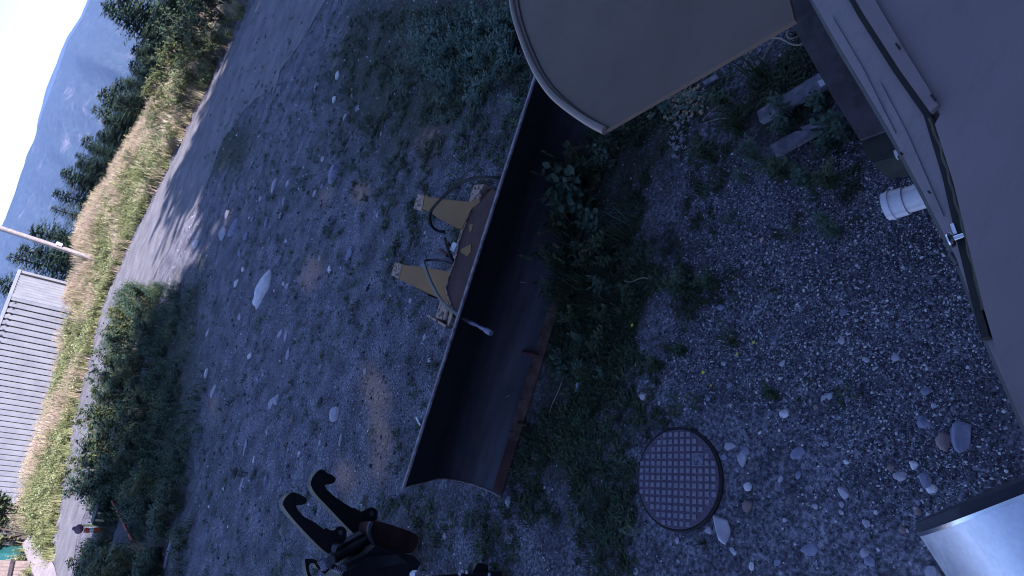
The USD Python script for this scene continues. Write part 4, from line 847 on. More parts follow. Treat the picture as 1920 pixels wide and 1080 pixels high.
part('side_wall', corrugated(cA + dAB * .12, dAB, -away, Ls - .24, 36, .17, zb + .15, zb + Hs2 - .12), M['shed_white'], con_)
part('end_wall', corrugated(cA + away * .10, away, -dAB, Ws - .20, 9, .06, zb + .15, zb + Hs2 - .12), M['shed_white'], con_)
hc_ = lambda a, b, z0, z1, nm: part(nm, trimesh.convex.convex_hull(np.array([p + [0, 0, z - p[2]] for z in (z0, z1) for p in (a, b)] + [p + away * .1 + [0, 0, z - p[2]] for z in (z0, z1) for p in (a, b)])), M['shed_trim'], con_)
for c_, nm in ((cA, 'corner_post'), (cB - dAB * .12, 'corner_post'), (cA + away * (Ws - .1), 'corner_post')):
    part(nm, trimesh.convex.convex_hull(np.array([c_ + dAB * i * .12 - away * .02 + away * j * .13 + [0, 0, k_] for i in (0, 1) for j in (0, 1) for k_ in (0, Hs2)])), M['shed_trim'], con_)
def rail(a, d, L, z, h_, nm, out):
    part(nm, trimesh.convex.convex_hull(np.array([a + d * i * L + out * j + [0, 0, z - zb + k_ * h_] for i in (0, 1) for j in (-.03, .09) for k_ in (0, 1)])), M['shed_trim'], con_)
rail(cA, dAB, Ls, zb + Hs2 - .13, .13, 'top_rail', away); rail(cA, dAB, Ls, zb, .16, 'bottom_rail', away)
rail(cA, away, Ws, zb + Hs2 - .13, .13, 'top_rail', dAB); rail(cA, away, Ws, zb, .16, 'bottom_rail', dAB)
part('roof', trimesh.convex.convex_hull(np.array([cA + dAB * i * Ls + away * j * Ws + [0, 0, Hs2 + z_] for i in (0, 1) for j in (0, 1) for z_ in (-.03, .02)])), M['shed_trim'], con_)
part('core', trimesh.convex.convex_hull(np.array([cA + dAB * i + away * j + [0, 0, z_] for i in (.12, Ls - .1) for j in (.12, Ws - .1) for z_ in (.05, Hs2 - .05)])), M['galv_dark'], con_)
eg = cA + away * (Ws - .55) - dAB * .012
part('door_gap', trimesh.convex.convex_hull(np.array([eg + away * i - dAB * j + [0, 0, z_] for i in (0, .13) for j in (0, .03) for z_ in (.2, Hs2 - .15)])), M['black_gap'], con_)
for k in range(14): part('rail_bolt', trimesh.creation.box((.07, .07, .05), transform=trimesh.transformations.translation_matrix(cA + dAB * (.35 + k * .34) - away * .05 + [0, 0, Hs2 - .30])), M['galv_dark'], con_)

ub = ground_pt(atdist(142, 476, 41.5)); ut = atdist(-75, 402, 42)
upole = thing('utility_pole', 'leaning grey utility pole rising from the dry grass beside the pale shed', 'pole')
part('shaft', tube([ub - [0, 0, .4], ut], [.11, .10], 14), M['pole_wood'], upole, smooth=40)
wbx = ub + (ut - ub) * .30; part('meter_box', bar(wbx + [.16, -.06, -.14], wbx + [.20, -.06, .14], .2, .14), M['white_part'], upole)
part('cable_guard', tube([ub + [-.12, -.12, 0], ub + (ut - ub) * .99 + [-.11, -.11, 0]], .025, 6), M['galv_dark'], upole)

fen = thing('plank_fence', 'weathered brown plank fence at the lower left corner', 'fence')
f0, f1 = az_pt((18, 1052), 31, 0), az_pt((-4, 1180), 29, 0); fz = float(ground_pt(f0)[2]) + .05; fd = f1 - f0; fL = np.linalg.norm(fd[:2]); fd = fd / np.linalg.norm(fd); fn = np.array([-fd[1], fd[0], 0]); nP = 18; top_z = at(1, 1065, 0); 
for k in range(nP):
    s0 = fL * k / nP; part('plank', trimesh.convex.convex_hull(np.array([f0 + fd * (s0 + a_ * fL / nP * .80) + fn * b_ * .03 + [0, 0, z_ - f0[2]] for a_ in (0, 1) for b_ in (0, 1) for z_ in (fz, fz + 1.9 + .08 * math.sin(k * 2.3))])), M['fence_wood'], fen)
for z_ in (.5, 1.5): part('rail', trimesh.convex.convex_hull(np.array([f0 + fd * a_ * fL + fn * b_ + [0, 0, fz + c_ - f0[2]] for a_ in (0, 1) for b_ in (.04, .10) for c_ in (z_, z_ + .1)])), M['timber'], fen)
bt = ground_pt(atdist(4, 1043, 33)); bn = thing('bin', 'teal bin at the left edge above the plank fence', 'bin', bt)
part('body', trimesh.creation.cone(.0, .0) if False else trimesh.convex.convex_hull(np.array([(sx * w, sy * w, z_) for sx in (-1, 1) for sy in (-1, 1) for w, z_ in ((.26, 0), (.33, 1.45))])), M['teal'], bn)
part('lid', trimesh.convex.convex_hull(np.array([(sx * w, sy * w, z_) for sx in (-1, 1) for sy in (-1, 1) for w, z_ in ((.36, 1.46), (.30, 1.58))])), M['teal'], bn)
TR = lambda k, mt: (lambda: [(nm, m, M[x]) for nm, m, x in zip(('trunk', 'crown'), shrub_parts(120 + k, 1.0, .5, .07, .05, 1500, 12), ('bark', mt))])
for k, (px, D, s_, mt, lab) in enumerate([((22, 1000), 33, 2.6, 'leaf_lit', 'pale green leafy tree between the pale shed and the plank fence'), ((30, 965), 38, 3.2, 'leaf_dark', 'dark tree just below the end of the pale shed'), ((-15, 970), 40, 3.6, 'leaf_olive', 'tree with hanging yellow leaves at the left edge below the pale shed')]):
    plant('tree%d' % k, TR(k, mt), ground_pt(atdist(*px, D)), k, s_, lab, 'tree', lab='leafy_tree')

# marker post, stake, dark box and fallen red pole in the shaded strip
mb = ground_pt(hit(200, 993)); DM = math.hypot(mb[0], mb[1]); mu = lambda x, y=993: (lambda p: np.array([mb[0] + 0, mb[1], p[2]]) + np.array([p[0] - mb[0], p[1] - mb[1], 0]))(atdist(x, y, DM))
mk = thing('marker_post', 'short red and white marker post with a round purple cap in the shaded weeds', 'post')
for x0, x1, mt, nm in ((205, 182, 'orange_paint', 'lower_band'), (182, 174.5, 'orange_paint', 'middle_band'), (174.5, 167.5, 'white_part', 'white_band'), (167.5, 158, 'red_paint', 'red_band')):
    part(nm, tube([mu(x0, 995), mu(x1, 994)], .062, 14), M[mt], mk, smooth=40)
cpk = trimesh.creation.icosphere(2, .125); cpk.apply_scale((1.0, 1.0, .85)); cpk.apply_translation(mu(148, 992)); part('cap', cpk, M['purple_cap'], mk, smooth=True)
part('cap_knob', trimesh.creation.icosphere(1, .055).apply_translation(mu(139.5, 991)), M['purple_cap'], mk, smooth=True)
stk = thing('marker_stake', 'flat lime green stake standing right beside the red and white marker post', 'stake')
part('slat', extrude_pts([mu(156, 985), mu(170, 984), mu(192, 983), mu(204, 983.5), mu(192, 985), mu(172, 988.5), mu(157, 989)], np.array([.01, .035, 0])), M['lime'], stk)
bxp = ground_pt(hit(212, 965)); bx = thing('dark_box', 'black box with two pale yellow tags in the weeds by the marker post', 'box', bxp, .3)
part('case', trimesh.convex.convex_hull(np.array([(sx * w, sy * w * .8, z_) for sx in (-1, 1) for sy in (-1, 1) for w, z_ in ((.26, 0), (.27, .02), (.26, .42), (.24, .44))])), M['dark_box'], bx)
for y_ in (-.12, .06): part('tag', trimesh.creation.box((.05, .09, .2), transform=trimesh.transformations.translation_matrix((y_, -.235, .30))), M['pale_yellow'], bx)
ra, rb_ = hit(228, 941), hit(257, 1014); rp = thing('red_pole', 'fallen red painted pole lying in the shaded weeds', 'pole')
rr_ = [ra + [0, 0, .22], ra * .6 + rb_ * .4 + [0, 0, .17], rb_ + [0, 0, .10]]
part('shaft', tube(rr_, .034, 10, 10), M['red_paint'], rp, smooth=40); part('end_fitting', tube([rb_ * .85 + ra * .15 + [0, 0, .12], rb_ * .80 + ra * .2 + [0, 0, .13]], .040, 10), M['rust'], rp, smooth=40); part('foot', tube([rr_[0], ra - [0, 0, .02] + [.1, .1, 0]], .03, 6), M['rust_dark'], rp)
for k, (x, y) in enumerate(((272, 1030), (285, 1062), (222, 1062))):
    p = hit(x, y); q_ = plant('dry_tuft', lambda: [('blades', grass_clump(41, 40, .55, .012, .07, 0), M['grass_dry'])], ground_pt(p), k, (.9, .7, .6)[k], ['pale dry tuft right below the end of the red pole', 'curled pale dry grass at the bottom edge under the red pole', 'pale dry tuft at the bottom edge left of the red pole'][k], 'grass tuft', lab='dry_grass_tuft')

# ------------------------------------------------------------------ weeds round the blade and the shelter
WP = lambda k, st, H, L, W, mt, **kw: (lambda: [(nm, m, M[x]) for nm, m, x in zip(('stems', 'leaves'), weed_parts(200 + k, st, H, L, W, **kw), ('stem', mt))])
kinds = {'teal': WP(0, 11, .62, .135, .066, 'leaf_teal', per=12), 'dark': WP(1, 9, .40, .085, .036, 'leaf_dark', per=12), 'long': WP(2, 7, .42, .12, .026, 'leaf_teal', per=12), 'small': WP(3, 6, .18, .06, .03, 'leaf_silver', per=8, spread=.6),
         'grass': lambda: [('blades', grass_clump(31, 46, .42, .011, .05, 2), M['grass_dark'])], 'pale': lambda: [('blades', grass_clump(32, 16, .40, .014, .03), M['leaf_silver'])]}
WEEDS = [((1108, 382), 'teal', 1.2, 'large blue green leafy weed leaning over the plow blade'), ((1112, 402), 'teal', 1.0, 'blue green weed just behind the large leafy weed'), ((1128, 262), 'teal', .45, 'small leafy sprig at the tip of the tan canopy'), ((1170, 345), 'pale', .7, 'pale arching grass right of the large leafy weed'), ((1190, 415), 'pale', .9, 'pale bent grass blades below the arching grass'), ((1180, 450), 'grass', .8, 'dark grass tuft among the pale bent blades'),
         ((1150, 470), 'dark', 1.0, 'dark low weed under the large leafy weed'), ((1100, 470), 'long', .6, 'narrow leaved weed against the blade below the large weed'), ((1085, 540), 'grass', .9, 'grass tuft hanging over the middle of the blade'), ((1150, 545), 'long', .75, 'star shaped narrow leaved weed beside the middle of the blade'), ((1120, 500), 'dark', .9, 'dark weed pressed against the blade middle'), ((1160, 500), 'dark', .8, 'dark creeping weed between blade and gravel'), ((1195, 560), 'dark', .7, 'low dark weed at the gravel edge left of the pink stone'),
         ((1085, 585), 'grass', .8, 'grass tuft where the rusty cutting edge appears'), ((1110, 590), 'grass', .7, 'short grass tuft beside the rusty cutting edge'), ((1150, 600), 'dark', .8, 'dark weed above the yellow flower'), ((1100, 640), 'long', .5, 'weed with thin stalks at the rusty edge'), ((1062, 668), 'small', .9, 'silvery seedling beside the rusty lug'), ((1065, 708), 'small', 1.0, 'silvery seedling above the pale flat stone'), ((1102, 688), 'small', .8, 'silvery seedling right of the other two at the blade'), ((1130, 660), 'dark', .6, 'small dark weed in the moss beside the blade'), ((1135, 705), 'small', .7, 'round leaved seedling near the white stones'),
         ((1295, 545), 'dark', .9, 'dark weed patch in the middle of the gravel'), ((1345, 540), 'dark', .8, 'dark weed right of the gravel weed patch'), ((1290, 525), 'grass', .5, 'short grass at the top of the gravel weed patch'), ((1372, 640), 'grass', .7, 'green grass tuft by the yellow flowers'), ((1243, 690), 'dark', .7, 'dark moss like weed above the manhole cover'), ((1285, 660), 'dark', .6, 'small weed left of the green grass tuft'), ((1250, 655), 'grass', .4, 'thin grass sprout in fine gravel'),
         ((1180, 215), 'grass', .9, 'dark green grass below the canopy edge'), ((1200, 250), 'dark', 1.1, 'dark bushy weed below the canopy tip'), ((1160, 280), 'long', .8, 'spreading weed at the hidden end of the blade'), ((1235, 190), 'dark', .8, 'weed with yellowing leaves beside the canopy edge'), ((1260, 205), 'small', .9, 'pale leaved seedling in fallen leaves'), ((1340, 300), 'dark', .9, 'weed among whitish gravel right of the canopy tip'), ((1390, 240), 'grass', 1.0, 'grass mound left of the upper plank'), ((1430, 150), 'grass', 1.1, 'thick grass mound at the dry cane loops'), ((1370, 200), 'dark', .9, 'dark creeping weed left of the two planks'),
         ((1482, 212), 'long', .75, 'tall narrow leaved weed growing over the upper plank'), ((1478, 248), 'teal', .42, 'leafy weed between the two planks'), ((1545, 205), 'teal', .40, 'leafy weed beside the plank end at the timber'), ((1560, 235), 'small', 1.3, 'silvery weed against the timber'), ((1555, 275), 'teal', .38, 'leafy weed below the lower plank'), ((1590, 260), 'long', .6, 'weed growing at the end of the timber'), ((1425, 300), 'long', .8, 'narrow leaved weed below the lower plank in gravel'), ((1480, 330), 'dark', 1.0, 'dark weed in gravel left of the white pipe'), ((1520, 345), 'teal', .45, 'low leafy weed left of the white pipe'), ((1400, 340), 'long', .5, 'thin weed in the upper gravel'), ((1565, 345), 'dark', .8, 'dark weed in the shadow by the white pipe'), ((1570, 440), 'long', .6, 'dark drooping weed in the gravel below the white pipe'), ((1550, 420), 'long', .5, 'drooping weed just left of the white pipe mouth'), ((1450, 740), 'dark', .5, 'dark weed in the lower gravel right of the manhole'), ((1320, 1020), 'grass', .3, 'grass sprout below the large pale stone')]
WEEDS += [((1082, 470), 'grass', 1.2, 'tall grass leaning over the blade below the large weed'), ((1072, 530), 'grass', 1.2, 'tall grass bending over the middle of the blade edge'), ((1100, 350), 'dark', 1.3, 'dark weed beside the stem of the large leafy weed'), ((1070, 600), 'grass', .8, 'grass tuft right where the weeds end on the rusty edge'), ((1095, 610), 'dark', .9, 'leafy weed where the weeds end along the rusty edge'), ((1140, 300), 'grass', 1.3, 'tall grass at the canopy end of the blade'),((1125, 330), 'dark', 1.5, 'dark weed crowding the upper end of the blade'), ((1150, 310), 'teal', .6, 'leafy weed at the upper end of the blade'), ((1088, 435), 'dark', 1.4, 'dark weed over the cutting edge below the large weed'), ((1078, 505), 'dark', 1.4, 'dark weed covering the cutting edge at the blade middle'), ((1075, 560), 'dark', 1.2, 'dark weed at the upper end of the bare rusty edge'), ((1110, 540), 'grass', 1.1, 'long grass tuft leaning on the blade middle'), ((1140, 430), 'teal', .7, 'blue green weed at the foot of the large leafy weed'), ((1140, 580), 'grass', .8, 'grass tuft behind the rusty edge weeds'), ((1170, 600), 'grass', .6, 'grass tuft just left of the first yellow flower'), ((1165, 240), 'dark', 1.4, 'bushy dark weed at the canopy tip'), ((1145, 640), 'dark', .8, 'dark moss weed right of the rusty lug'), ((1115, 720), 'grass', .5, 'short grass in the moss below the silvery seedlings')]
for k, (px, kd, s_, lab) in enumerate(WEEDS):
    plant('weed/' + kd, kinds[kd], ground_pt(at(*px)), k * 2.4, s_ * .85, lab, 'grass tuft' if kd in ('grass', 'pale') else 'weed', lab='grass_tuft' if kd in ('grass', 'pale') else 'weed')

# low plants nobody could count: moss and weeds over the yard, silvery weeds at the far end of the blade
def rosette(seed, n, L, W, h=.35):
    r = random.Random(seed); T = Tri()
    for k in range(n):
        a = r.uniform(0, 6.283); el = r.uniform(.05, 1.0) * h * 3; leaf_at(T, np.array([r.gauss(0, L * .5), r.gauss(0, L * .5), r.uniform(0, L * .3)]), np.array([math.cos(a), math.sin(a), el]), np.array([0, 0, 1.0]), L * r.uniform(.5, 1.2), W * r.uniform(.7, 1.2), .3)
    return T.mesh()
manc = (mc[0], mc[1])
clear = lambda x, y, r_=.36: np.hypot(x - manc[0], y - manc[1]) > r_
Pw = scatter_px(5200, [(380, 20, 1000, 1090), (420, 20, 1000, 500), (900, 500, 1300, 1080), (1050, 60, 1620, 760)], lambda x, y, px, py: (green_mask(x, y) ** 1.5 * 1.0 + .04) * clear(x, y) * (meshkit.noise(np.c_[x * 3, y * 3, 0 * x], 5) > .42), 31)
dist_ = np.hypot(Pw[:, 0], Pw[:, 1])
scatter('ground_weeds', [(rosette(1, 16, .05, .02), M['weed']), (rosette(2, 22, .04, .012), M['weed']), (rosette(3, 14, .06, .022), M['leaf_dark']), (grass_clump(8, 18, .10, .006, .03), M['weed'])], Pw, rng.uniform(0, 6.28, len(Pw)), rng.uniform(.45, 1.15, len(Pw)) * np.clip(.45 + dist_ / 9, .5, 1.3), rng.integers(0, 4, len(Pw)))
Ps = scatter_px(420, [(745, 10, 985, 240)], lambda x, y, px, py: np.exp(-((px - 880) / 90) ** 2 - ((py - 90) / 75) ** 2), 33)
wsil = weed_parts(301, 5, .22, .075, .022, .5, 9)[1]; wsil2 = weed_parts(302, 4, .15, .06, .018, .6, 8)[1]
scatter('silvery_weeds', [(wsil, M['leaf_silver']), (wsil2, M['leaf_teal']), (wsil2, M['weed'])], Ps, rng.uniform(0, 6.28, len(Ps)), rng.uniform(.7, 1.3, len(Ps)), rng.integers(0, 3, len(Ps)))

# crushed gravel
def peb(seed):
    m = stone_mesh(seed, 1, .8, .6, 1, .5); return m
n1, n2, n3 = 70000, 70000, 18000
def bulk(n, lo, hi, dens, seed):
    r = np.random.default_rng(seed); out = []; tot = 0
    while tot < n:
        x = r.uniform(lo[0], hi[0], 60000); y = r.uniform(lo[1], hi[1], 60000); k = r.random(60000) < dens(x, y); out.append(np.c_[x[k], y[k]]); tot += k.sum()
    P = np.vstack(out)[:n]; return np.c_[P, height(P[:, 0], P[:, 1])]
away_m = lambda x, y: (np.hypot(x - manc[0], y - manc[1]) > MR + .03)
G1 = bulk(n1, (-1.6, .5), (2.9, 4.6), lambda x, y: np.clip(gravel_mask(x, y) * 1.1 - green_mask(x, y) * .55 + .03, 0, 1) * away_m(x, y), 51)
G2 = bulk(n2, (-4, .5), (3, 8), lambda x, y: (.35 + .5 * meshkit.noise(np.c_[x * 1.7, y * 1.7, 0 * x], 8)) * (1 - .6 * green_mask(x, y)) * away_m(x, y), 52)
G3 = bulk(n3, (-6, 6), (6, 24), lambda x, y: (.3 + .6 * meshkit.noise(np.c_[x * .8, y * .8, 0 * x], 9)) * (beyond(x, y) < -1), 53)
S1 = np.minimum(rng.lognormal(math.log(.0044), .36, n1), .011); S2 = np.minimum(rng.lognormal(math.log(.0038), .5, n2), .014); S3 = rng.lognormal(math.log(.009), .55, n3)
PG = np.vstack([G1, G2, G3]); SG = np.minimum(np.r_[S1, S2, S3], .04); PG[:, 2] += SG * .15
scatter('gravel', [(peb(400 + k), M['pebble']) for k in range(5)], PG, rng.uniform(0, 6.28, len(PG)), np.c_[SG, SG, SG] * rng.uniform(.75, 1.25, (len(PG), 3)), rng.integers(0, 5, len(PG)))

# ------------------------------------------------------------------ single stones, flowers, boards, canes
def stone(px, w, h_, mt, label, group=None, up=.5, seed=None, z=0.0):
    c_ = at(*px); mpp = np.dot(c_ - C0, Fw) / FOC; dep = math.asin((CAM_H) / np.linalg.norm(c_ - C0))
    rz = math.atan2(-c_[0], c_[1]) + math.radians(random.Random(int(px[0] * 3 + px[1])).uniform(-25, 25))
    a, b = h_ * mpp / 2 * 1.0, w * mpp / 2 * 1.02           # across the view, towards the view
    sd = seed or int(px[0] * 7 + px[1]); hh = b * .9 if dep < .6 else min(a, b) * .75
    g = ground_pt(c_); t_ = thing('stone', label, 'stone', (g[0], g[1], g[2] + hh * .10), rz, 1, group)
    part('rock', stone_mesh(sd, a * 1.27, b * 1.30, hh * 1.1, 2, .42), M['stone_' + mt], t_, smooth=28)
UNIQ = [((495, 545), 30, 66, 'white', 'large pale elongated stone alone on the open yard'), ((630, 322), 24, 42, 'blue', 'bluish oval stone on the yard above the plow arms'), ((631, 776), 22, 28, 'pale', 'round pale grey stone left of the lower half of the blade'), ((832, 1005), 10, 14, 'pale', 'smooth pale oval pebble below the blade end'), ((1351, 987), 28, 48, 'pale', 'large pale angular stone at the lower right of the manhole cover'), ((1806, 818), 32, 54, 'blue', 'largest grey stone near the right edge beside the shelter'),
        ((1773, 829), 24, 34, 'brown', 'brownish stone just left of the largest grey stone'), ((1497, 850), 20, 24, 'blue', 'round bluish stone right of the manhole cover'), ((1736, 902), 20, 30, 'blue', 'oval grey stone above the metal duct'), ((1581, 924), 20, 19, 'pale', 'pale triangular stone in the bare dirt'), ((1516, 1031), 28, 18, 'blue', 'flat bluish stone at the bottom edge right of the manhole'), ((1750, 1078), 22, 26, 'pale', 'pale rounded stone touching the metal duct'), ((1391, 861), 14, 28, 'pale', 'pale upright sliver in the stone cluster beside the manhole'), ((1369, 837), 20, 16, 'pale', 'pale wedge stone topping the cluster beside the manhole'), ((1357, 857), 15, 12, 'blue', 'small bluish stone at the manhole rim'), ((1397, 845), 17, 13, 'blue', 'blue stone at the right of the stone cluster'), ((1399, 949), 16, 17, 'brown', 'round brown stone right of the manhole cover'),
        ((1087, 725), 14, 26, 'pale', 'flat pinkish grey stone beside the blade cutting edge'), ((1207, 742), 14, 15, 'white', 'white angular stone above the manhole cover'), ((955, 943), 12, 22, 'pale', 'crumbly pale lump at the lower corner of the blade'), ((420, 440), 16, 26, 'pale', 'pale pointed stone at the left yard edge'), ((440, 430), 17, 36, 'blue', 'tall bluish stone next to the pale pointed one'), ((428, 401), 9, 16, 'pale', 'small pale stone topping the left pair'), ((369, 457), 12, 18, 'white', 'whitish stone nearest the shaded grass'), ((462, 444), 12, 14, 'blue', 'round bluish stone right of the left pair'), ((657, 475), 12, 26, 'blue', 'bluish flat stone left of the lower plow arm'), ((401, 734), 10, 24, 'pale', 'pale upright stone by the shaded bushes'), ((387, 701), 8, 18, 'white', 'whitish stone just above the pale upright one'), ((389, 625), 5, 14, 'white', 'tiny bright stone at the shaded grass edge'), ((634, 142), 9, 18, 'white', 'bright white stone at the upper middle of the yard'), ((542, 664), 9, 24, 'pale', 'slim pale stone in the middle of the yard'), ((525, 627), 8, 20, 'pale', 'slim pale stone just above its twin on the yard'), ((521, 749), 12, 18, 'pale', 'pale stone in the lower middle yard'), ((1687, 892), 17, 18, 'pale', 'pale pebble left of the oval grey stone'), ((1469, 775), 16, 16, 'white', 'white stone on the gravel right of the manhole'), ((286, 869), 10, 16, 'white', 'whitish stone under the shaded bushes'), ((314, 1042), 9, 46, 'blue', 'long pale slab half hidden in the shaded grass'), ((1737, 734), 13, 16, 'blue', 'pointed grey stone in the gravel near the shelter'), ((1732, 792), 17, 22, 'blue', 'grey stone between the gravel and the brown stone')]
for px, w, h_, mt, lab in UNIQ: stone(px, w, h_, mt, lab, up=.55 if mt != 'pale' or w > 20 else .5)
SM = {'small loose stone on the open yard behind the plow blade': ('small stones on the yard behind the blade', [(514, 349, 12, 22), (533, 377, 8, 14), (540, 344, 7, 14), (590, 362, 7, 14), (606, 350, 8, 12), (501, 420, 9, 18), (527, 404, 7, 12), (489, 372, 7, 10), (709, 404, 7, 9), (617, 409, 8, 10), (619, 504, 9, 14), (532, 532, 8, 10), (539, 537, 8, 14), (572, 542, 7, 10), (506, 447, 6, 8), (536, 451, 8, 7), (450, 475, 9, 18), (444, 532, 10, 13), (457, 505, 9, 9), (475, 411, 8, 10), (470, 667, 9, 12), (451, 594, 7, 14), (360, 612, 5, 10), (462, 838, 8, 24), (454, 909, 6, 24), (475, 865, 5, 18), (510, 757, 11, 18), (551, 785, 9, 14), (639, 824, 7, 20), (685, 696, 7, 10), (484, 710, 9, 8), (502, 809, 8, 9), (537, 630, 6, 18), (499, 902, 10, 20), (527, 902, 6, 12), (531, 994, 10, 18), (717, 969, 6, 14), (594, 164, 9, 18), (627, 188, 9, 14), (671, 205, 7, 16), (647, 219, 6, 13), (660, 179, 6, 9), (714, 250, 6, 8), (605, 298, 9, 12), (798, 632, 7, 13), (807, 677, 8, 10), (807, 706, 6, 9), (600, 485, 5, 10), (560, 440, 5, 8), (640, 400, 6, 10), (690, 520, 6, 8), (575, 600, 6, 10), (650, 600, 6, 8), (600, 690, 6, 10), (560, 850, 6, 10), (600, 830, 7, 9)]),
      'small pale stone in the mossy dirt between blade and manhole': ('small stones between blade and manhole', [(1235, 755, 7, 9), (1052, 796, 9, 10), (1192, 682, 8, 9), (1212, 693, 8, 8), (1214, 716, 7, 7), (1165, 994, 9, 7), (1151, 934, 8, 9), (1174, 970, 7, 9), (854, 965, 6, 7), (1327, 995, 12, 12), (1269, 1013, 7, 12), (1191, 1072, 9, 14), (1080, 865, 9, 10), (1070, 1010, 7, 7), (1085, 783, 8, 8), (1130, 900, 7, 6)]),
      'small stone lying in the gravel right of the manhole': ('small stones in the gravel on the right', [(1350, 576, 12, 13), (1366, 721, 10, 14), (1329, 747, 11, 9), (1356, 681, 8, 9), (1370, 760, 7, 9), (1382, 880, 11, 10), (1371, 1032, 9, 9), (1401, 912, 13, 14), (1407, 1060, 8, 14), (1270, 1052, 6, 6), (1580, 587, 14, 14), (1577, 637, 12, 14), (1450, 640, 11, 13), (1624, 674, 12, 8), (1677, 670, 13, 11), (1751, 760, 9, 13), (1555, 741, 12, 15), (1542, 745, 7, 14), (1526, 762, 9, 10), (1466, 681, 8, 16), (1587, 866, 11, 8), (1747, 916, 13, 15), (1670, 877, 10, 15), (1714, 872, 16, 13), (1576, 946, 9, 11), (1574, 960, 7, 9), (1721, 959, 11, 13), (1624, 980, 11, 14), (1722, 942, 9, 8), (1630, 1052, 15, 18), (1622, 1036, 16, 16), (1456, 1054, 12, 12), (1527, 949, 8, 9), (1692, 995, 10, 12), (1460, 897, 7, 12), (1494, 890, 9, 12), (1547, 830, 9, 9), (1489, 1019, 8, 7), (1462, 1074, 8, 7), (1365, 835, 9, 12), (1371, 1010, 6, 6), (1640, 960, 7, 7), (1510, 700, 7, 7), (1600, 800, 7, 8), (1560, 780, 7, 6), (1660, 790, 8, 7), (1690, 740, 7, 7), (1430, 970, 6, 8), (1440, 930, 7, 6)])}
MARKS = [(495, 545, 'large elongated stone'), (630, 322, 'bluish oval stone'), (631, 776, 'round grey stone'), (832, 1005, 'smooth oval pebble'), (1351, 987, 'large angular stone'), (1806, 818, 'largest grey stone'), (1497, 850, 'round bluish stone'), (1581, 924, 'triangular stone'), (1516, 1031, 'flat bluish stone'), (430, 425, 'pointed stone pair'), (570, 930, 'two black hooks'), (757, 915, 'upper blade corner'),
         (780, 510, 'lower plow arm'), (810, 385, 'upper plow arm'), (1272, 897, 'manhole cover'), (1188, 611, 'first yellow flower'), (1323, 700, 'bright yellow flower'), (1700, 375, 'white drain pipe'), (1850, 1000, 'metal duct'), (708, 745, 'tan sandy patch'), (401, 734, 'upright pale stone'), (634, 142, 'bright white stone'), (542, 664, 'slim pale stone'), (1087, 725, 'pinkish flat stone'), (948, 930, 'lower blade corner'), (1469, 775, 'white gravel stone'), (1207, 742, 'white angular stone'), (1736, 902, 'oval grey stone'), (1391, 861, 'manhole stone cluster'), (1555, 741, 'lower gravel middle'), (650, 600, 'bare middle of the yard')]
taken = set()
def describe(x, y, w, h_, mt):
    look = {'pale': 'pale', 'blue': 'bluish', 'white': 'whitish', 'brown': 'brownish'}[mt] + (' slender' if h_ > 1.9 * w else ' roundish' if h_ < 1.25 * w else '')
    near_ = sorted(MARKS, key=lambda m_: math.hypot(m_[0] - x, m_[1] - y))
    for m_ in near_[:8]:
        dx, dy = x - m_[0], y - m_[1]; D = math.hypot(dx, dy)
        if D < 6: continue
        a = math.degrees(math.atan2(-dy, dx)) % 360; way = ['right of', 'above and right of', 'above', 'above and left of', 'left of', 'below and left of', 'below', 'below and right of'][int((a + 22.5) // 45) % 8]
        for far in (['close '] if D < 60 else ['some way ', 'well '] if D < 160 else ['far ']):
            t_ = 'small %s stone %s%s the %s' % (look, far, way, m_[2])
            if t_ not in taken: taken.add(t_); return t_
    return None
for lab, (grp, L_) in SM.items():
    for k, (x, y, w, h_) in enumerate(L_):
        mt = ('pale', 'blue', 'pale', 'white', 'blue', 'pale', 'brown')[(x + y) % 7]
        stone((x, y), w, h_, mt, describe(x, y, w, h_, mt) or lab, grp)
for k, (x, y) in enumerate(((600, 755), (443, 886), (476, 890))): stone((x, y), 13, 17, 'dark', ['dark stone left of the round pale grey stone', 'dark clod above the two hooks', 'dark clod near the slim stones left of the hooks'][k])
def stick(p, q_, r_, m, label, name='wood_chip', cat_='wood chip', z=.02):
    t_ = thing(name, label, cat_); part('chip', bar(at(*p, z), at(*q_, z), r_ * 2, r_), m, t_)
stick((780, 782), (788, 797), .011, M['white_part'], 'whitish wood chip beside the lower top corner of the blade'); stick((1394, 808), (1404, 826), .011, M['board'], 'pale flat chip lying right above the stone cluster'); stick((683, 331), (690, 331), .012, M['board'], 'pale chip on the yard above the upper plow arm')
# yellow flowers
def flower_parts():
    T = Tri()
    for k in range(6): a = k * 1.047; leaf_at(T, np.array([0, 0, .08]), np.array([math.cos(a), math.sin(a), .25]), np.array([0, 0, 1.0]), .016, .012, .2)
    return [('petals', T.mesh(), M['yellow_petal']), ('stem', tube([(0, 0, -.01), (.004, 0, .04), (0, 0, .08)], .0018, 4), M['stem']), ('centre', trimesh.creation.icosphere(1, .004).apply_translation((0, 0, .082)), M['yellow_petal'])]
for k, (x, y, s_, lab) in enumerate(((1188, 611, 1.0, 'yellow flower in the dark weeds beside the blade'), (1415, 643, .8, 'yellow flower furthest right in the gravel'), (1383, 664, .75, 'yellow flower beside the green grass tuft'), (1323, 700, .95, 'bright yellow flower above the manhole cover'), (1333, 723, .6, 'small yellow flower nearest the manhole cover'), (1282, 452, .5, 'tiny yellow bloom in the upper gravel'))):
    plant('flower', flower_parts, ground_pt(at(x, y)) + [0, 0, -.04], k, s_ * .95, lab, 'flower', 'yellow flowers in the gravel', lab='yellow_flower')
pk = thing('pink_chip', 'pinkish flat stone chip in the middle of the gravel', 'stone'); part('rock', stone_mesh(5, .022, .017, .010, 2, .3).apply_translation(at(1428, 450, .012)), plain('pink', (.55, .32, .36), (.62, .38, .40), 9, .8), pk)
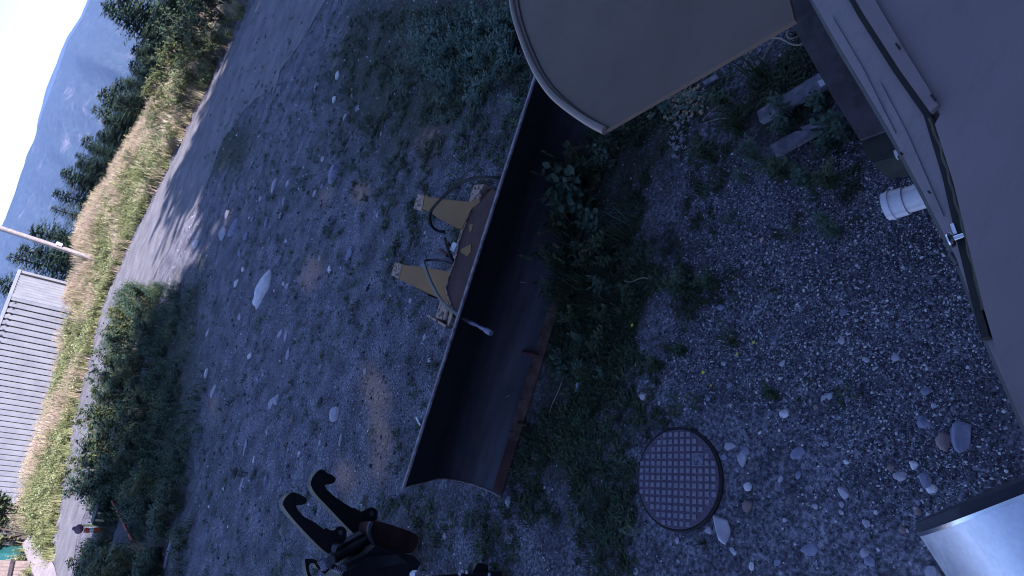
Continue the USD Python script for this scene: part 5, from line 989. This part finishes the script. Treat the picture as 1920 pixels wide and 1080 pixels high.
# boards
def board(pix, th, label):
    t_ = thing('weathered_board', label, 'board'); part('plank', extrude_pts([at(*p, th + .03) for p in pix], (0, 0, -th)), M['board'], t_); return t_
b1 = board([(1420, 208), (1424, 228), (1430, 226), (1552, 158), (1540, 134)], .05, 'weathered grey plank with a white end near the timber')
part('white_end', extrude_pts([at(*p, .092) for p in [(1533, 152), (1545, 147), (1549, 156), (1538, 163)]], (0, 0, -.04)), M['white_part'], b1)
b2 = board([(1445, 272), (1452, 289), (1462, 287), (1530, 248), (1518, 244), (1490, 246)], .045, 'weathered plank with a splintered end below the other plank')
b3 = board([(1500, 238), (1508, 247), (1550, 232), (1540, 225)], .03, 'short pale board piece between plank and timber')
b4 = board([(1405, 128), (1412, 134), (1430, 112), (1424, 105)], .03, 'small bluish board piece under the dry canes')
b5 = board([(1316, 154), (1322, 158), (1346, 144), (1342, 138)], .02, 'grey slat piece lying beside the canopy edge')
for pts, lab in (([(1476, 40), (1452, 72), (1440, 92), (1430, 112)], 'straight pale dry cane above the looped ones'), ([(1395, 130), (1400, 110), (1415, 90), (1432, 76), (1455, 71), (1470, 75), (1485, 83), (1500, 84), (1512, 83)], 'long looping pale dry cane beside the timber'), ([(1490, 58), (1480, 58), (1476, 66), (1480, 72), (1492, 70), (1500, 66)], 'small curled dry cane beside the timber')):
    t_ = thing('dry_cane', lab, 'cane'); hts = .10 + .08 * np.sin(np.linspace(0, 3.1, len(pts))); part('cane', tube([at(*p, h) for p, h in zip(pts, hts)], .0055, 5, 40), M['cane'], t_, smooth=60)
for pts, lab in (([(1318, 226), (1330, 212), (1345, 200), (1358, 190)], 'thin pale twig left of the planks'), ([(1318, 232), (1335, 226), (1352, 222), (1370, 223)], 'forked pale twig left of the planks'), ([(1170, 525), (1178, 529), (1195, 524), (1215, 523)], 'thin curved twig on the gravel beside the blade'), ([(1053, 715), (1046, 735), (1038, 752), (1030, 775)], 'thin dry stalk lying along the cutting edge')):
    t_ = thing('twig', lab, 'twig'); part('twig', tube([at(*p, .05) for p in pts], .003, 4, 16), M['cane'], t_)
# pale dried blossom heads right of the canopy tip
Pd = scatter_px(60, [(1262, 205, 1320, 330)], lambda x, y, px, py: np.exp(-((px - 1282) / 22) ** 2 - ((py - 258) / 48) ** 2), 35); Pd[:, 2] += .05
scatter('dried_blossoms', [(rosette(31, 12, .013, .008, .6), M['stone_pale'])], Pd, rng.uniform(0, 6.28, len(Pd)), rng.uniform(.5, 1.1, len(Pd)), np.zeros(len(Pd)))
Pl = scatter_px(160, [(1210, 150, 1330, 240)], lambda x, y, px, py: np.exp(-((px - 1270) / 45) ** 2 - ((py - 190) / 28) ** 2), 36); Pl[:, 2] += .015
scatter('fallen_leaves', [(rosette(32, 3, .045, .03, .15), plain('dead_leaf', (.30, .16, .10), (.50, .40, .28), 8, .8)), (rosette(33, 2, .05, .032, .15), M['leaf_silver'])], Pl, rng.uniform(0, 6.28, len(Pl)), rng.uniform(.5, 1.1, len(Pl)), rng.integers(0, 2, len(Pl)))
